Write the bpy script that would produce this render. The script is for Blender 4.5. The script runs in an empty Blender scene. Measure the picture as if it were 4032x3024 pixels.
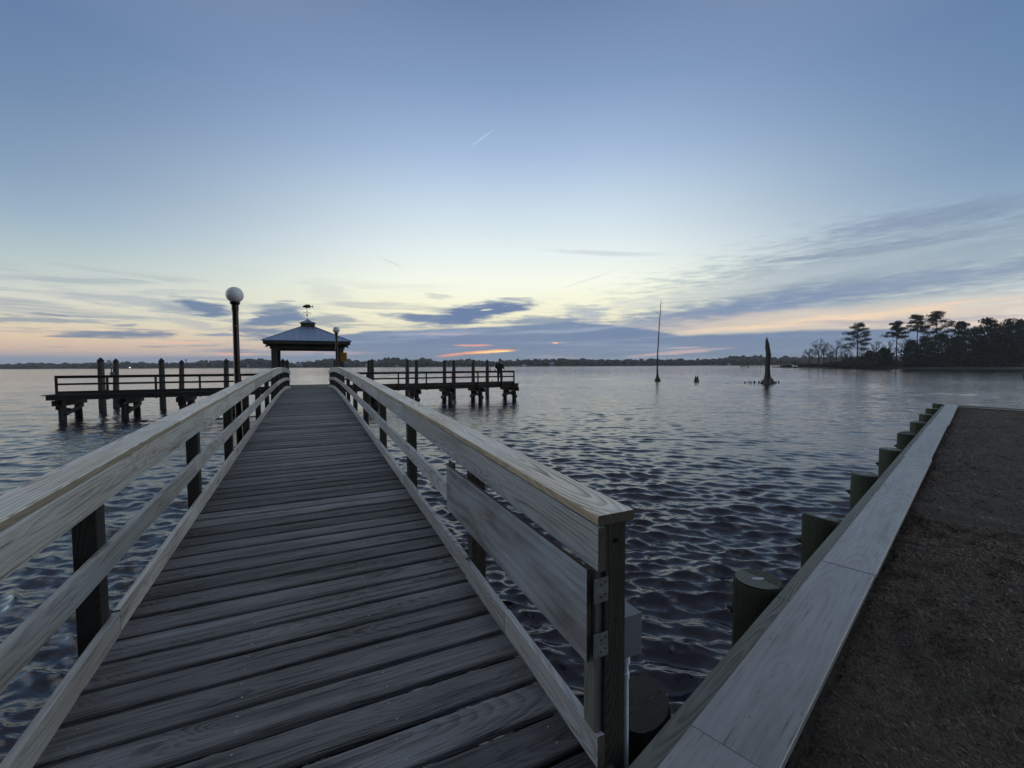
import bpy, bmesh, math, random
import numpy as np
from mathutils import Vector, Matrix

random.seed(7); rng = np.random.default_rng(7)
sc = bpy.context.scene; COL = sc.collection
EYE = 2.65                      # camera above the water (z = 0)
F = 1698.0; YH = 1437.0; ROLL = math.radians(-0.30); PSI = math.radians(25.08)
TH = math.atan(-(YH - 1512) / F)
# ------------------------------------------------------------------ camera
fw0 = Vector((math.sin(PSI), math.cos(PSI), 0)); rt0 = Vector((math.cos(PSI), -math.sin(PSI), 0)); up0 = Vector((0, 0, 1))
fwd = fw0 * math.cos(TH) - up0 * math.sin(TH)
dwn = -up0 * math.cos(TH) - fw0 * math.sin(TH)
cr, sr = math.cos(ROLL), math.sin(ROLL)
cx = rt0 * cr - dwn * sr; cyd = rt0 * sr + dwn * cr
cam = bpy.data.cameras.new("camera"); co = bpy.data.objects.new("camera", cam); COL.objects.link(co)
M = Matrix((cx, -cyd, -fwd)).transposed().to_4x4(); M.translation = (0, 0, EYE)
co.matrix_world = M
cam.sensor_width = 36; cam.lens = F / 4032 * 36; cam.clip_start = 0.05; cam.clip_end = 6000
sc.camera = co

def ray(px, py):
    x, y = px - 2016, py - 1512
    x, y = x * cr + y * sr, -x * sr + y * cr
    f = F * math.cos(TH) - y * math.sin(TH); d = F * math.sin(TH) + y * math.cos(TH)
    return Vector((x * math.cos(PSI) + f * math.sin(PSI), -x * math.sin(PSI) + f * math.cos(PSI), -d)), x, f
def on_z(px, py, z):
    r, _, _ = ray(px, py); k = (z - EYE) / r.z; return Vector((r.x * k, r.y * k, z))
def at_fw(px, py, fwd_m):
    r, _, f = ray(px, py); k = fwd_m / f; return Vector((r.x * k, r.y * k, EYE + r.z * k))

# ------------------------------------------------------------------ node helper
class G:
    def __init__(s, nt): s.nt = nt
    def n(s, t, **k):
        o = s.nt.nodes.new(t)
        for a, b in k.items(): setattr(o, a, b)
        return o
    def lk(s, a, b): s.nt.links.new(a, b)
    def put(s, sock, v):
        if isinstance(v, bpy.types.NodeSocket): s.lk(v, sock)
        else: sock.default_value = v
    def m(s, op, a, b=None, c=None, clamp=False):
        o = s.n('ShaderNodeMath', operation=op); o.use_clamp = clamp; s.put(o.inputs[0], a)
        if b is not None: s.put(o.inputs[1], b)
        if c is not None: s.put(o.inputs[2], c)
        return o.outputs[0]
    def vm(s, op, a, b=None, sc_=None):
        o = s.n('ShaderNodeVectorMath', operation=op); s.put(o.inputs[0], a)
        if b is not None: s.put(o.inputs[1], b)
        if sc_ is not None: s.put(o.inputs['Scale'], sc_)
        return o.outputs['Value'] if op in ('LENGTH', 'DOT_PRODUCT', 'DISTANCE') else o.outputs[0]
    def xyz(s, x=0., y=0., z=0.):
        o = s.n('ShaderNodeCombineXYZ'); s.put(o.inputs[0], x); s.put(o.inputs[1], y); s.put(o.inputs[2], z); return o.outputs[0]
    def sep(s, v):
        o = s.n('ShaderNodeSeparateXYZ'); s.put(o.inputs[0], v); return o.outputs
    def noise(s, v, scale=1., det=2., rough=.5, dist=0., color=False):
        o = s.n('ShaderNodeTexNoise'); s.put(o.inputs['Vector'], v); o.inputs['Scale'].default_value = scale
        o.inputs['Detail'].default_value = det; o.inputs['Roughness'].default_value = rough; o.inputs['Distortion'].default_value = dist
        return o.outputs['Color' if color else 0]
    def mr(s, v, a, b, c=0., d=1., smooth=False):
        o = s.n('ShaderNodeMapRange'); o.interpolation_type = 'SMOOTHSTEP' if smooth else 'LINEAR'
        s.put(o.inputs[0], v)
        for i, q in zip((1, 2, 3, 4), (a, b, c, d)): s.put(o.inputs[i], q)
        return o.outputs[0]
    def mix(s, f, a, b, mode='MIX'):
        o = s.n('ShaderNodeMix', data_type='RGBA'); o.blend_type = mode
        s.put(o.inputs[0], f); s.put(o.inputs[6], a); s.put(o.inputs[7], b); return o.outputs[2]
    def ramp(s, f, stops, interp='LINEAR'):
        o = s.n('ShaderNodeValToRGB'); r = o.color_ramp; r.interpolation = interp
        while len(r.elements) < len(stops): r.elements.new(0.5)
        for e, (p, c) in zip(r.elements, stops):
            e.position = p; e.color = c if len(c) == 4 else (*c, 1)
        s.put(o.inputs[0], f); return o.outputs[0]
def L(r, g, b):
    f = lambda c: (c / 255 / 12.92) if c / 255 <= .04045 else ((c / 255 + .055) / 1.055) ** 2.4
    return (f(r), f(g), f(b), 1.)

# ------------------------------------------------------------------ sky (dusk, lit clouds), laid out by direction
w = bpy.data.worlds.new("World"); sc.world = w; w.use_nodes = True
nt = w.node_tree; nt.nodes.clear(); g = G(nt)
tc = g.n('ShaderNodeTexCoord').outputs['Generated']
X, Y, Z = g.sep(tc)
AZ0 = PSI
xr = g.m('SUBTRACT', g.m('MULTIPLY', X, math.cos(AZ0)), g.m('MULTIPLY', Y, math.sin(AZ0)))
yf = g.m('ADD', g.m('MULTIPLY', X, math.sin(AZ0)), g.m('MULTIPLY', Y, math.cos(AZ0)))
A = g.m('MULTIPLY', g.m('ARCTAN2', xr, yf), 57.29578)
E = g.m('MULTIPLY', g.m('ARCSINE', Z), 57.29578)
def AE(px, py):
    r, x, f = ray(px, py); return math.degrees(math.atan2(x, f)), math.degrees(math.atan2(r.z, math.hypot(r.x, r.y)))
def er(stops): return [(max(0, min(1, (e + 5) / 95)), c) for e, c in stops]
t = g.m('DIVIDE', g.m('ADD', E, 5.), 95., clamp=True)
cen = g.ramp(t, er([(-5, L(150, 160, 180)), (0, L(165, 170, 186)), (2.2, L(200, 192, 186)), (4.4, L(228, 220, 192)), (7.2, L(240, 237, 206)), (10.5, L(242, 246, 230)), (14.3, L(228, 238, 238)),
      (19, L(204, 222, 234)), (25, L(168, 192, 222)), (32, L(132, 157, 195)), (39, L(109, 133, 170)), (56, L(150, 156, 170)), (72, L(122, 132, 152)), (90, L(126, 134, 152))]))
lef = g.ramp(t, er([(-5, L(140, 150, 172)), (.8, L(160, 164, 178)), (1.7, L(216, 188, 168)), (3.0, L(228, 204, 174)), (4.6, L(214, 209, 188)), (7.2, L(198, 203, 197)), (10, L(172, 190, 194)),
      (13.6, L(146, 171, 192)), (17.6, L(128, 153, 182)), (23, L(110, 137, 172)), (29, L(98, 126, 165)), (50, L(140, 148, 166)), (72, L(122, 132, 152)), (90, L(126, 134, 152))]))
rig = g.ramp(t, er([(-5, L(120, 135, 165)), (1.5, L(128, 142, 170)), (3.5, L(232, 213, 196)), (6, L(206, 211, 206)), (9, L(172, 190, 199)),
      (13.6, L(138, 164, 190)), (17.6, L(118, 147, 180)), (23, L(106, 136, 173)), (29, L(98, 127, 167)), (50, L(140, 148, 166)), (72, L(122, 132, 152)), (90, L(126, 134, 152))]))
back = g.ramp(t, er([(-5, L(40, 44, 54)), (6, L(52, 58, 70)), (14, L(84, 92, 110)), (35, L(92, 104, 130)), (50, L(118, 130, 150)), (72, L(122, 132, 152)), (90, L(126, 134, 152))]))
fl = g.mr(A, -54., -6., 1., 0., True); fr = g.mr(A, 9., 54., 0., 1., True)
base = g.mix(fl, cen, lef); base = g.mix(fr, base, rig)
aA = g.m('ABSOLUTE', A)
base = g.mix(g.mr(aA, 92., 130., 0., 1., True), base, back)
side = g.m('MULTIPLY', g.m('MULTIPLY', g.mr(aA, 54., 80., 0., 1., True), g.mr(aA, 98., 128., 1., 0., True)), g.mr(E, 35., 65., 1., 0., True))
base = g.vm('MULTIPLY', base, g.vm('ADD', (1., 1., 1.), g.vm('SCALE', (4.2, 3.5, 2.7), sc_=side)))  # unseen sky to both sides brightened and warmed, added to light the wood
V = g.xyz(A, E, 0.)
# domain distortion: long streaks
dn = g.noise(g.xyz(g.m('MULTIPLY', A, .11), g.m('MULTIPLY', E, .75), 3.), 1., 5., .6, 0., True)
dn2 = g.vm('SUBTRACT', dn, (.5, .5, .5))
Vd = g.vm('ADD', V, g.vm('MULTIPLY', dn2, (6., 1.5, 0.)))
fine = g.m('SUBTRACT', g.noise(g.xyz(g.m('MULTIPLY', A, .35), g.m('MULTIPLY', E, 2.6), 9.), 1., 5., .6), .5)
fine2 = g.m('SUBTRACT', g.noise(g.xyz(g.m('ADD', g.m('MULTIPLY', A, .22), g.m('MULTIPLY', E, -.9)), g.m('MULTIPLY', E, 3.2), 4.), 1., 5., .62), .5)
def blob(colr, x1, y1, x2, y2, ht, stg, c, soft=.75, nz=1.6, glow=1., dis=True):
    a1, e1 = AE(x1, y1); a2, e2 = AE(x2, y2)
    ac, ec = (a1 + a2) / 2, (e1 + e2) / 2
    ln = math.hypot(a2 - a1, e2 - e1) / 2; rot = math.atan2(e2 - e1, a2 - a1)
    th = math.degrees(ht / F) * math.cos(math.radians(ac)) ** 1.5
    mp = g.n('ShaderNodeMapping', vector_type='TEXTURE'); g.lk(Vd if dis else V, mp.inputs[0])
    mp.inputs['Location'].default_value = (ac, ec, 0); mp.inputs['Rotation'].default_value = (0, 0, rot)
    mp.inputs['Scale'].default_value = (ln * 1.12, th * (1.35 if dis else 1.1), 1)
    d = g.vm('LENGTH', mp.outputs[0])
    if nz: d = g.m('ADD', d, g.m('MULTIPLY', fine, nz))
    f = g.mr(d, 1.15, 1.15 - soft, 0., stg, True)
    cc = tuple(q * glow for q in c[:3]) + (1.,)
    return g.mix(f, colr, cc)
BK = L(104, 124, 158); GR = L(134, 148, 164); MID = L(118, 138, 165)
c = base
# faint cirrus texture in the bright part
c = g.mix(g.m('MULTIPLY', g.mr(fine2, .02, .3, 0., .35, True), g.mr(E, 3., 16., 1., 0., True)), c, L(196, 202, 204))
# broken cirrus low on the left and over the middle
cn = g.noise(g.xyz(g.m('ADD', g.m('MULTIPLY', A, .045), g.m('MULTIPLY', E, .10)), g.m('MULTIPLY', E, .62), 21.), 1., 6., .62)
win = g.m('MULTIPLY', g.mr(E, 1.2, 3.2, 0., 1., True), g.mr(E, 6.5, 11.5, 1., 0., True))
c = g.mix(g.m('MULTIPLY', g.m('MULTIPLY', g.mr(cn, .50, .64, 0., .6, True), win), g.mr(A, -12., 0., 1., .08, True)), c, L(150, 162, 172))
cn2 = g.noise(g.xyz(g.m('MULTIPLY', A, .10), g.m('MULTIPLY', E, 1.5), 33.), 1., 5., .6)
c = g.mix(g.m('MULTIPLY', g.m('MULTIPLY', g.mr(cn2, .52, .66, 0., .6, True), g.m('MULTIPLY', g.mr(E, .8, 2., 0., 1., True), g.mr(E, 4.5, 7., 1., 0., True))), g.mr(A, -5., 5., 1., .3, True)), c, L(122, 139, 162))
# veils on the right
c = blob(c, 2350, 1290, 5400, 640, 200, .75, L(136, 154, 172), 1.0, 1.6)
c = blob(c, 2500, 1200, 4300, 830, 22, .45, L(172, 188, 198), 1.0, 1.8)
c = blob(c, 2900, 1040, 4200, 860, 16, .5, L(124, 140, 166), 1.0, 1.8)
c = blob(c, 2200, 1230, 3300, 1060, 26, .5, L(206, 210, 206), 1.0, 1.8)
c = blob(c, 3150, 940, 4300, 740, 40, .5, L(122, 138, 166), .9, 1.5)
c = blob(c, 2640, 1090, 4400, 960, 40, .35, L(168, 182, 192), .9, 1.5)
c = blob(c, 2250, 1320, 3500, 1120, 46, .85, L(116, 135, 168), .9, 1.3)
c = blob(c, 2900, 1180, 4500, 990, 40, .55, L(122, 140, 170), .9, 1.5)
c = blob(c, 2480, 1300, 4300, 1165, 42, .7, L(222, 204, 186), .8, 1.4)
c = blob(c, 2620, 1318, 3900, 1190, 16, .7, L(246, 216, 182), .9, 1.6)
c = blob(c, 3000, 1275, 4300, 1235, 12, .6, L(168, 165, 180), .9, 1.4)
c = blob(c, 2150, 985, 2620, 1002, 11, .35, L(168, 178, 192), .9, 1.0, dis=False)
c = blob(c, 2190, 1142, 2420, 1066, 4, .3, L(190, 195, 200), .9, .6, dis=False)
c = blob(c, 1490, 1010, 1596, 1058, 4, .45, L(196, 200, 200), .9, .4, dis=False)
c = blob(c, 1852, 577, 1945, 509, 2.0, .42, L(226, 232, 244), .7, 0., dis=False)
# left cirrus and blobs
for a in ((0, 1093, 720, 1118, 12, .5, L(158, 172, 180)), (150, 1150, 980, 1235, 24, .55, L(150, 161, 176)), (460, 1150, 900, 1160, 8, .35, L(165, 175, 182)),
          (-400, 1240, 430, 1262, 12, .75, GR), (85, 1222, 240, 1238, 7, .8, GR), (220, 1317, 660, 1310, 17, .9, L(112, 130, 156)), (-300, 1290, 250, 1300, 7, .5, L(175, 170, 175)),
          (560, 1195, 800, 1235, 16, .6, L(140, 152, 168)), (690, 1193, 900, 1228, 27, .95, L(106, 125, 154)), (620, 1250, 900, 1290, 22, .45, L(150, 162, 178)), (420, 1275, 530, 1278, 6, .7, GR),
          (740, 1312, 960, 1316, 9, .8, L(126, 142, 172)), (1000, 1225, 1210, 1250, 40, .85, L(112, 130, 156)), (930, 1315, 1200, 1240, 40, .85, L(108, 127, 157)),
          (1190, 1255, 1400, 1270, 24, .7, L(126, 141, 162)), (1050, 1197, 1190, 1200, 8, .5, GR), (1180, 1110, 1400, 1185, 34, .3, L(186, 194, 196)),
          (520, 1364, 660, 1368, 5, .7, L(158, 152, 165)), (740, 1378, 1070, 1388, 6, .7, L(150, 150, 172)), (700, 1360, 900, 1358, 4, .4, L(160, 155, 170)),
          (900, 1340, 1300, 1345, 10, .5, L(150, 158, 176)), (1650, 1165, 1760, 1171, 9, .6, L(190, 195, 190))):
    c = blob(c, *a, nz=1.8)
c = blob(c, 560, 1340, 900, 1350, 4, .8, L(250, 196, 164), .9, .6)
c = blob(c, 800, 1392, 1060, 1396, 4, .8, L(240, 186, 166), .9, .6)
c = blob(c, 100, 1330, 260, 1328, 5, .7, L(240, 200, 165), .9, .6)
c = blob(c, 980, 1285, 1260, 1292, 6, .7, L(220, 205, 180), .9, .8)
# low bank: top edge height as a function of azimuth
tA = g.m('DIVIDE', g.m('ADD', g.m('ADD', A, g.m('MULTIPLY', g.sep(dn2)[0], 8.)), 60.), 120., clamp=True)
def ed(px, py): a, e = AE(px, py); v = (e + 1) / 10; return ((a + 60) / 120, (v, v, v))
edge = g.m('SUBTRACT', g.m('MULTIPLY', g.ramp(tA, [ed(-200, 1395), ed(500, 1402), ed(1000, 1398), ed(1230, 1390), ed(1340, 1318), ed(1460, 1300), ed(1900, 1285), ed(2250, 1262), ed(2560, 1296), ed(2700, 1318), ed(3200, 1296), ed(4032, 1282)]), 10.), 1.)
bd = g.m('ADD', g.m('SUBTRACT', edge, E), g.m('MULTIPLY', fine, .55))
bankc = g.mix(g.mr(A, -42., -15., 0., 1., True), L(146, 156, 178), g.mix(g.mr(E, 0., 3.5, 0., 1.), L(132, 149, 172), L(110, 131, 163)))
c = g.mix(g.m('MULTIPLY', g.mr(bd, -.08, .32, 0., .95, True), g.mr(aA, 60., 90., 1., .25)), c, bankc)
lane = g.noise(g.xyz(g.m('ADD', g.m('MULTIPLY', A, .05), g.m('MULTIPLY', E, -.12)), g.m('MULTIPLY', E, .95), 15.), 1., 5., .6)
c = g.mix(g.m('MULTIPLY', g.m('MULTIPLY', g.mr(lane, .50, .68, 0., .55, True), g.mr(bd, 0., .6, 0., 1., True)), g.mr(aA, 48., 60., 1., 0.)), c, L(160, 174, 194))
# lighter lanes inside the bank and the lens cloud above it
c = blob(c, 1430, 1330, 2000, 1295, 15, .6, L(158, 170, 192), .9, 1.8)
c = blob(c, 1900, 1322, 2560, 1275, 8, .55, L(160, 172, 194), .9, 1.4)
c = blob(c, 1560, 1318, 1960, 1312, 5, .4, L(205, 180, 185), .9, 1.2)
c = blob(c, 1510, 1240, 1800, 1262, 17, .95, L(106, 126, 158), .8, 1.5)
c = blob(c, 1640, 1275, 2110, 1188, 30, 1., BK, .7, 1.3)
c = blob(c, 1960, 1268, 2380, 1255, 15, .85, MID, .8, 1.5)
c = blob(c, 2200, 1215, 2420, 1240, 26, .6, L(140, 156, 180), .9, 1.5)
c = blob(c, 1890, 1222, 1940, 1218, 3.5, .9, L(215, 215, 205), .7, .3, dis=False)
# sunset slits
c = blob(c, 1770, 1360, 1960, 1360, 4.5, .85, L(240, 170, 150), .8, 1.6, dis=False)
c = blob(c, 1720, 1405, 1850, 1388, 7, .9, L(246, 168, 140), .8, 1.6, dis=False)
c = blob(c, 1800, 1394, 2030, 1377, 7.5, 1., L(255, 172, 120), .7, 1.6, 1.1, dis=False)
c = blob(c, 1870, 1388, 2015, 1382, 3.5, 1., L(255, 222, 150), .6, 1.4, 1.25, dis=False)
c = blob(c, 2145, 1352, 2250, 1349, 2.5, .5, L(205, 180, 185), .9, .6, dis=False)
c = blob(c, 2174, 1351, 2200, 1350, 3.4, 1., L(255, 190, 150), .6, .3, dis=False)
c = blob(c, 2040, 1404, 2330, 1409, 4.5, .6, L(196, 176, 190), .9, 1.0, dis=False)
c = blob(c, 2470, 1405, 2860, 1371, 9, .85, L(212, 186, 186), .8, 1.1, dis=False)
c = blob(c, 2600, 1372, 2780, 1366, 4, .7, L(212, 190, 190), .9, .8, dis=False)
c = blob(c, 1150, 1384, 1480, 1390, 9, .6, L(200, 176, 184), .9, .8)
gain = g.ramp(t, er([(0, (.49,) * 3), (3, (.53,) * 3), (6, (.57,) * 3), (10, (.55,) * 3), (16, (.52,) * 3), (26, (.50,) * 3)]))
c = g.vm('MULTIPLY', c, g.vm('SCALE', gain, sc_=2.))
bg = g.n('ShaderNodeBackground'); g.put(bg.inputs[0], c); bg.inputs[1].default_value = 1.0
g.lk(bg.outputs[0], g.n('ShaderNodeOutputWorld').inputs[0])
w.cycles.sampling_method = 'MANUAL'; w.cycles.sample_map_resolution = 512

# the sun has gone behind the cloud bank: what is left of it is weak, wide and warm
sl = bpy.data.lights.new("sun", 'SUN'); sl.energy = .03; sl.angle = math.radians(45); sl.color = (1, .72, .5)
so = bpy.data.objects.new("sun", sl); COL.objects.link(so)
sd = ray(1900, 1330)[0].normalized(); so.rotation_euler = (-sd).to_track_quat('-Z', 'Y').to_euler()

sc.view_settings.view_transform = 'Standard'; sc.view_settings.look = 'None'
sc.view_settings.exposure = 0.0; sc.view_settings.gamma = 1.0
sc.render.engine = 'CYCLES'; sc.cycles.use_denoising = True
try: sc.cycles.denoiser = 'OPENIMAGEDENOISE'
except Exception: pass
sc.cycles.max_bounces = 6; sc.cycles.diffuse_bounces = 3; sc.cycles.glossy_bounces = 3; sc.cycles.volume_bounces = 0
sc.cycles.sample_clamp_indirect = 4; sc.cycles.volume_step_rate = 4

# ------------------------------------------------------------------ objects
def link(name, data, parent=None, loc=None):
    o = bpy.data.objects.new(name, data); COL.objects.link(o)
    if loc is not None: o.location = loc
    if parent is not None:
        o.parent = parent; o.location = (0, 0, 0)
        if data is not None: data.transform(Matrix.Translation(-parent.location))
    return o
def tag(o, label=None, cat=None, group=None, kind=None):
    if label: o['label'] = label
    if cat: o['category'] = cat
    if group: o['group'] = group
    if kind: o['kind'] = kind
    return o
def thing(name, label, cat, loc=(0, 0, 0), group=None):
    return tag(link(name, None, None, loc), label, cat, group)

class MB:
    """collects faces with UVs in metres and a per-board tint, links them as one mesh"""
    def __init__(s): s.v = []; s.f = []; s.uv = []; s.t = []; s.mi = []
    def face(s, pts, uvs, tint=.5, mi=0):
        i = len(s.v); s.v += [tuple(p) for p in pts]; s.f.append(tuple(range(i, i + len(pts)))); s.uv += uvs; s.t += [tint] * len(pts); s.mi.append(mi)
    def sweep(s, path, side, wd, hg, ch=.004, tint=None, mi=0, upv=(0, 0, 1), capA=True, capB=True, u0=None, mie=None, mis=None):
        """rectangular section wd (along side) x hg (along up) swept along a path of centre points, edges chamfered"""
        if tint is None: tint = random.random()
        if u0 is None: u0 = random.uniform(0, 400)
        side = Vector(side).normalized(); upv = Vector(upv)
        a, b = wd / 2, hg / 2; ch = min(ch, a * .4, b * .4)
        sec = [(-a + ch, -b), (a - ch, -b), (a, -b + ch), (a, b - ch), (a - ch, b), (-a + ch, b), (-a, b - ch), (-a, -b + ch)]
        path = [Vector(p) for p in path]; base = len(s.v); n = len(path); us = [0.]
        for i in range(1, n): us.append(us[-1] + (path[i] - path[i - 1]).length)
        for p in path:
            for q in sec: s.v.append(tuple(p + side * q[0] + upv * q[1]))
        per = [0]
        for i in range(8): q, r = sec[i], sec[(i + 1) % 8]; per.append(per[-1] + math.hypot(q[0] - r[0], q[1] - r[1]))
        # each long face gets v measured from its own middle
        off = {0: 0, 2: 7.3, 4: 3.1, 6: 11.9}
        for i in range(8):
            j = (i + 1) % 8; k = i - (i % 2); ln = per[i + 1] - per[i]
            if i % 2 == 0: v0, v1 = -ln / 2, ln / 2
            else:
                pl = per[i] - per[i - 1]; v0, v1 = pl / 2, pl / 2 + ln
            uo = u0 + off[k]
            for m in range(n - 1):
                A_, B_ = base + m * 8, base + (m + 1) * 8
                s.f.append((A_ + i, A_ + j, B_ + j, B_ + i)); s.uv += [(us[m] + uo, v0), (us[m] + uo, v1), (us[m + 1] + uo, v1), (us[m + 1] + uo, v0)]
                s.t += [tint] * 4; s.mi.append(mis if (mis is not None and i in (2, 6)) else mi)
        if capA: s.f.append(tuple(base + i for i in range(7, -1, -1))); s.uv += [(u0 + 50 + sec[i][0] * .15, sec[i][1]) for i in range(7, -1, -1)]; s.t += [tint * .6] * 8; s.mi.append(mi if mie is None else mie)
        if capB: s.f.append(tuple(base + (n - 1) * 8 + i for i in range(8))); s.uv += [(u0 + 50 + sec[i][0] * .15, sec[i][1]) for i in range(8)]; s.t += [tint * .6] * 8; s.mi.append(mi if mie is None else mie)
    def beam(s, p, q, wd, hg, side=None, **k):
        p, q = Vector(p), Vector(q); d = (q - p).normalized()
        if side is None: side = d.cross(Vector((0, 0, 1))) if abs(d.z) < .95 else Vector((1, 0, 0))
        side = Vector(side).normalized(); up = side.cross(d).normalized()
        if up.z < 0: up = -up
        s.sweep([p, q], side, wd, hg, upv=up, **k)
    def tube(s, pts, radii, n=14, tint=None, mi=0, capA=True, capB=True, jit=0.):
        if tint is None: tint = random.random()
        pts = [Vector(p) for p in pts]; base = len(s.v); u0 = random.uniform(0, 300)
        if not hasattr(radii, '__len__'): radii = [radii] * len(pts)
        us = [0.]
        for i in range(1, len(pts)): us.append(us[-1] + (pts[i] - pts[i - 1]).length)
        for i, p in enumerate(pts):
            d = (pts[min(i + 1, len(pts) - 1)] - pts[max(i - 1, 0)]).normalized()
            a = d.cross(Vector((0, 1, 0)) if abs(d.y) < .9 else Vector((1, 0, 0))).normalized(); b = d.cross(a)
            for k in range(n):
                th = 2 * math.pi * k / n; rr = radii[i] * (1 + random.uniform(-jit, jit))
                s.v.append(tuple(p + a * math.cos(th) * rr + b * math.sin(th) * rr))
        for i in range(len(pts) - 1):
            for k in range(n):
                k2 = (k + 1) % n; A_, B_ = base + i * n, base + (i + 1) * n; r = max(radii[i], .001)
                v0, v1 = 2 * math.pi * r * k / n, 2 * math.pi * r * (k + 1) / n
                s.f.append((A_ + k, A_ + k2, B_ + k2, B_ + k)); s.uv += [(us[i] + u0, v0), (us[i] + u0, v1), (us[i + 1] + u0, v1), (us[i + 1] + u0, v0)]
                s.t += [tint] * 4; s.mi.append(mi)
        if capA: s.f.append(tuple(base + k for k in range(n - 1, -1, -1))); s.uv += [(u0 + .0, .0)] * n; s.t += [tint] * n; s.mi.append(mi)
        if capB: s.f.append(tuple(base + (len(pts) - 1) * n + k for k in range(n))); s.uv += [(u0 + math.cos(6.283 * k / n) * radii[-1], math.sin(6.283 * k / n) * radii[-1]) for k in range(n)]; s.t += [tint] * n; s.mi.append(mi)
    def box(s, lo, hi, **k):
        lo, hi = Vector(lo), Vector(hi); c_ = (lo + hi) / 2; d = hi - lo
        ax = max(range(3), key=lambda i: d[i])
        if ax == 2: s.sweep([(c_.x, c_.y, lo.z), (c_.x, c_.y, hi.z)], (1, 0, 0), d.x, d.y, upv=(0, 1, 0), **k)
        elif ax == 1: s.sweep([(c_.x, lo.y, c_.z), (c_.x, hi.y, c_.z)], (1, 0, 0), d.x, d.z, **k)
        else: s.sweep([(lo.x, c_.y, c_.z), (hi.x, c_.y, c_.z)], (0, 1, 0), d.y, d.z, **k)
    def build(s, name, mats, parent=None, smooth=False, label=None, **kw):
        me = bpy.data.meshes.new(name); me.from_pydata(s.v, [], s.f)
        uvl = me.uv_layers.new(name='UVMap'); uvl.data.foreach_set('uv', np.array(s.uv, 'f').ravel())
        at = me.attributes.new('tint', 'FLOAT', 'CORNER'); at.data.foreach_set('value', np.array(s.t, 'f'))
        if not isinstance(mats, (list, tuple)): mats = [mats]
        for m_ in mats: me.materials.append(m_)
        me.polygons.foreach_set('material_index', np.array(s.mi, 'i'))
        bm = bmesh.new(); bm.from_mesh(me); bmesh.ops.recalc_face_normals(bm, faces=bm.faces); bm.to_mesh(me); bm.free()
        if smooth: me.polygons.foreach_set('use_smooth', [True] * len(me.polygons)); me.set_sharp_from_angle(angle=math.radians(40))
        o = link(name, me, parent); tag(o, label, **kw); return o

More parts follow.
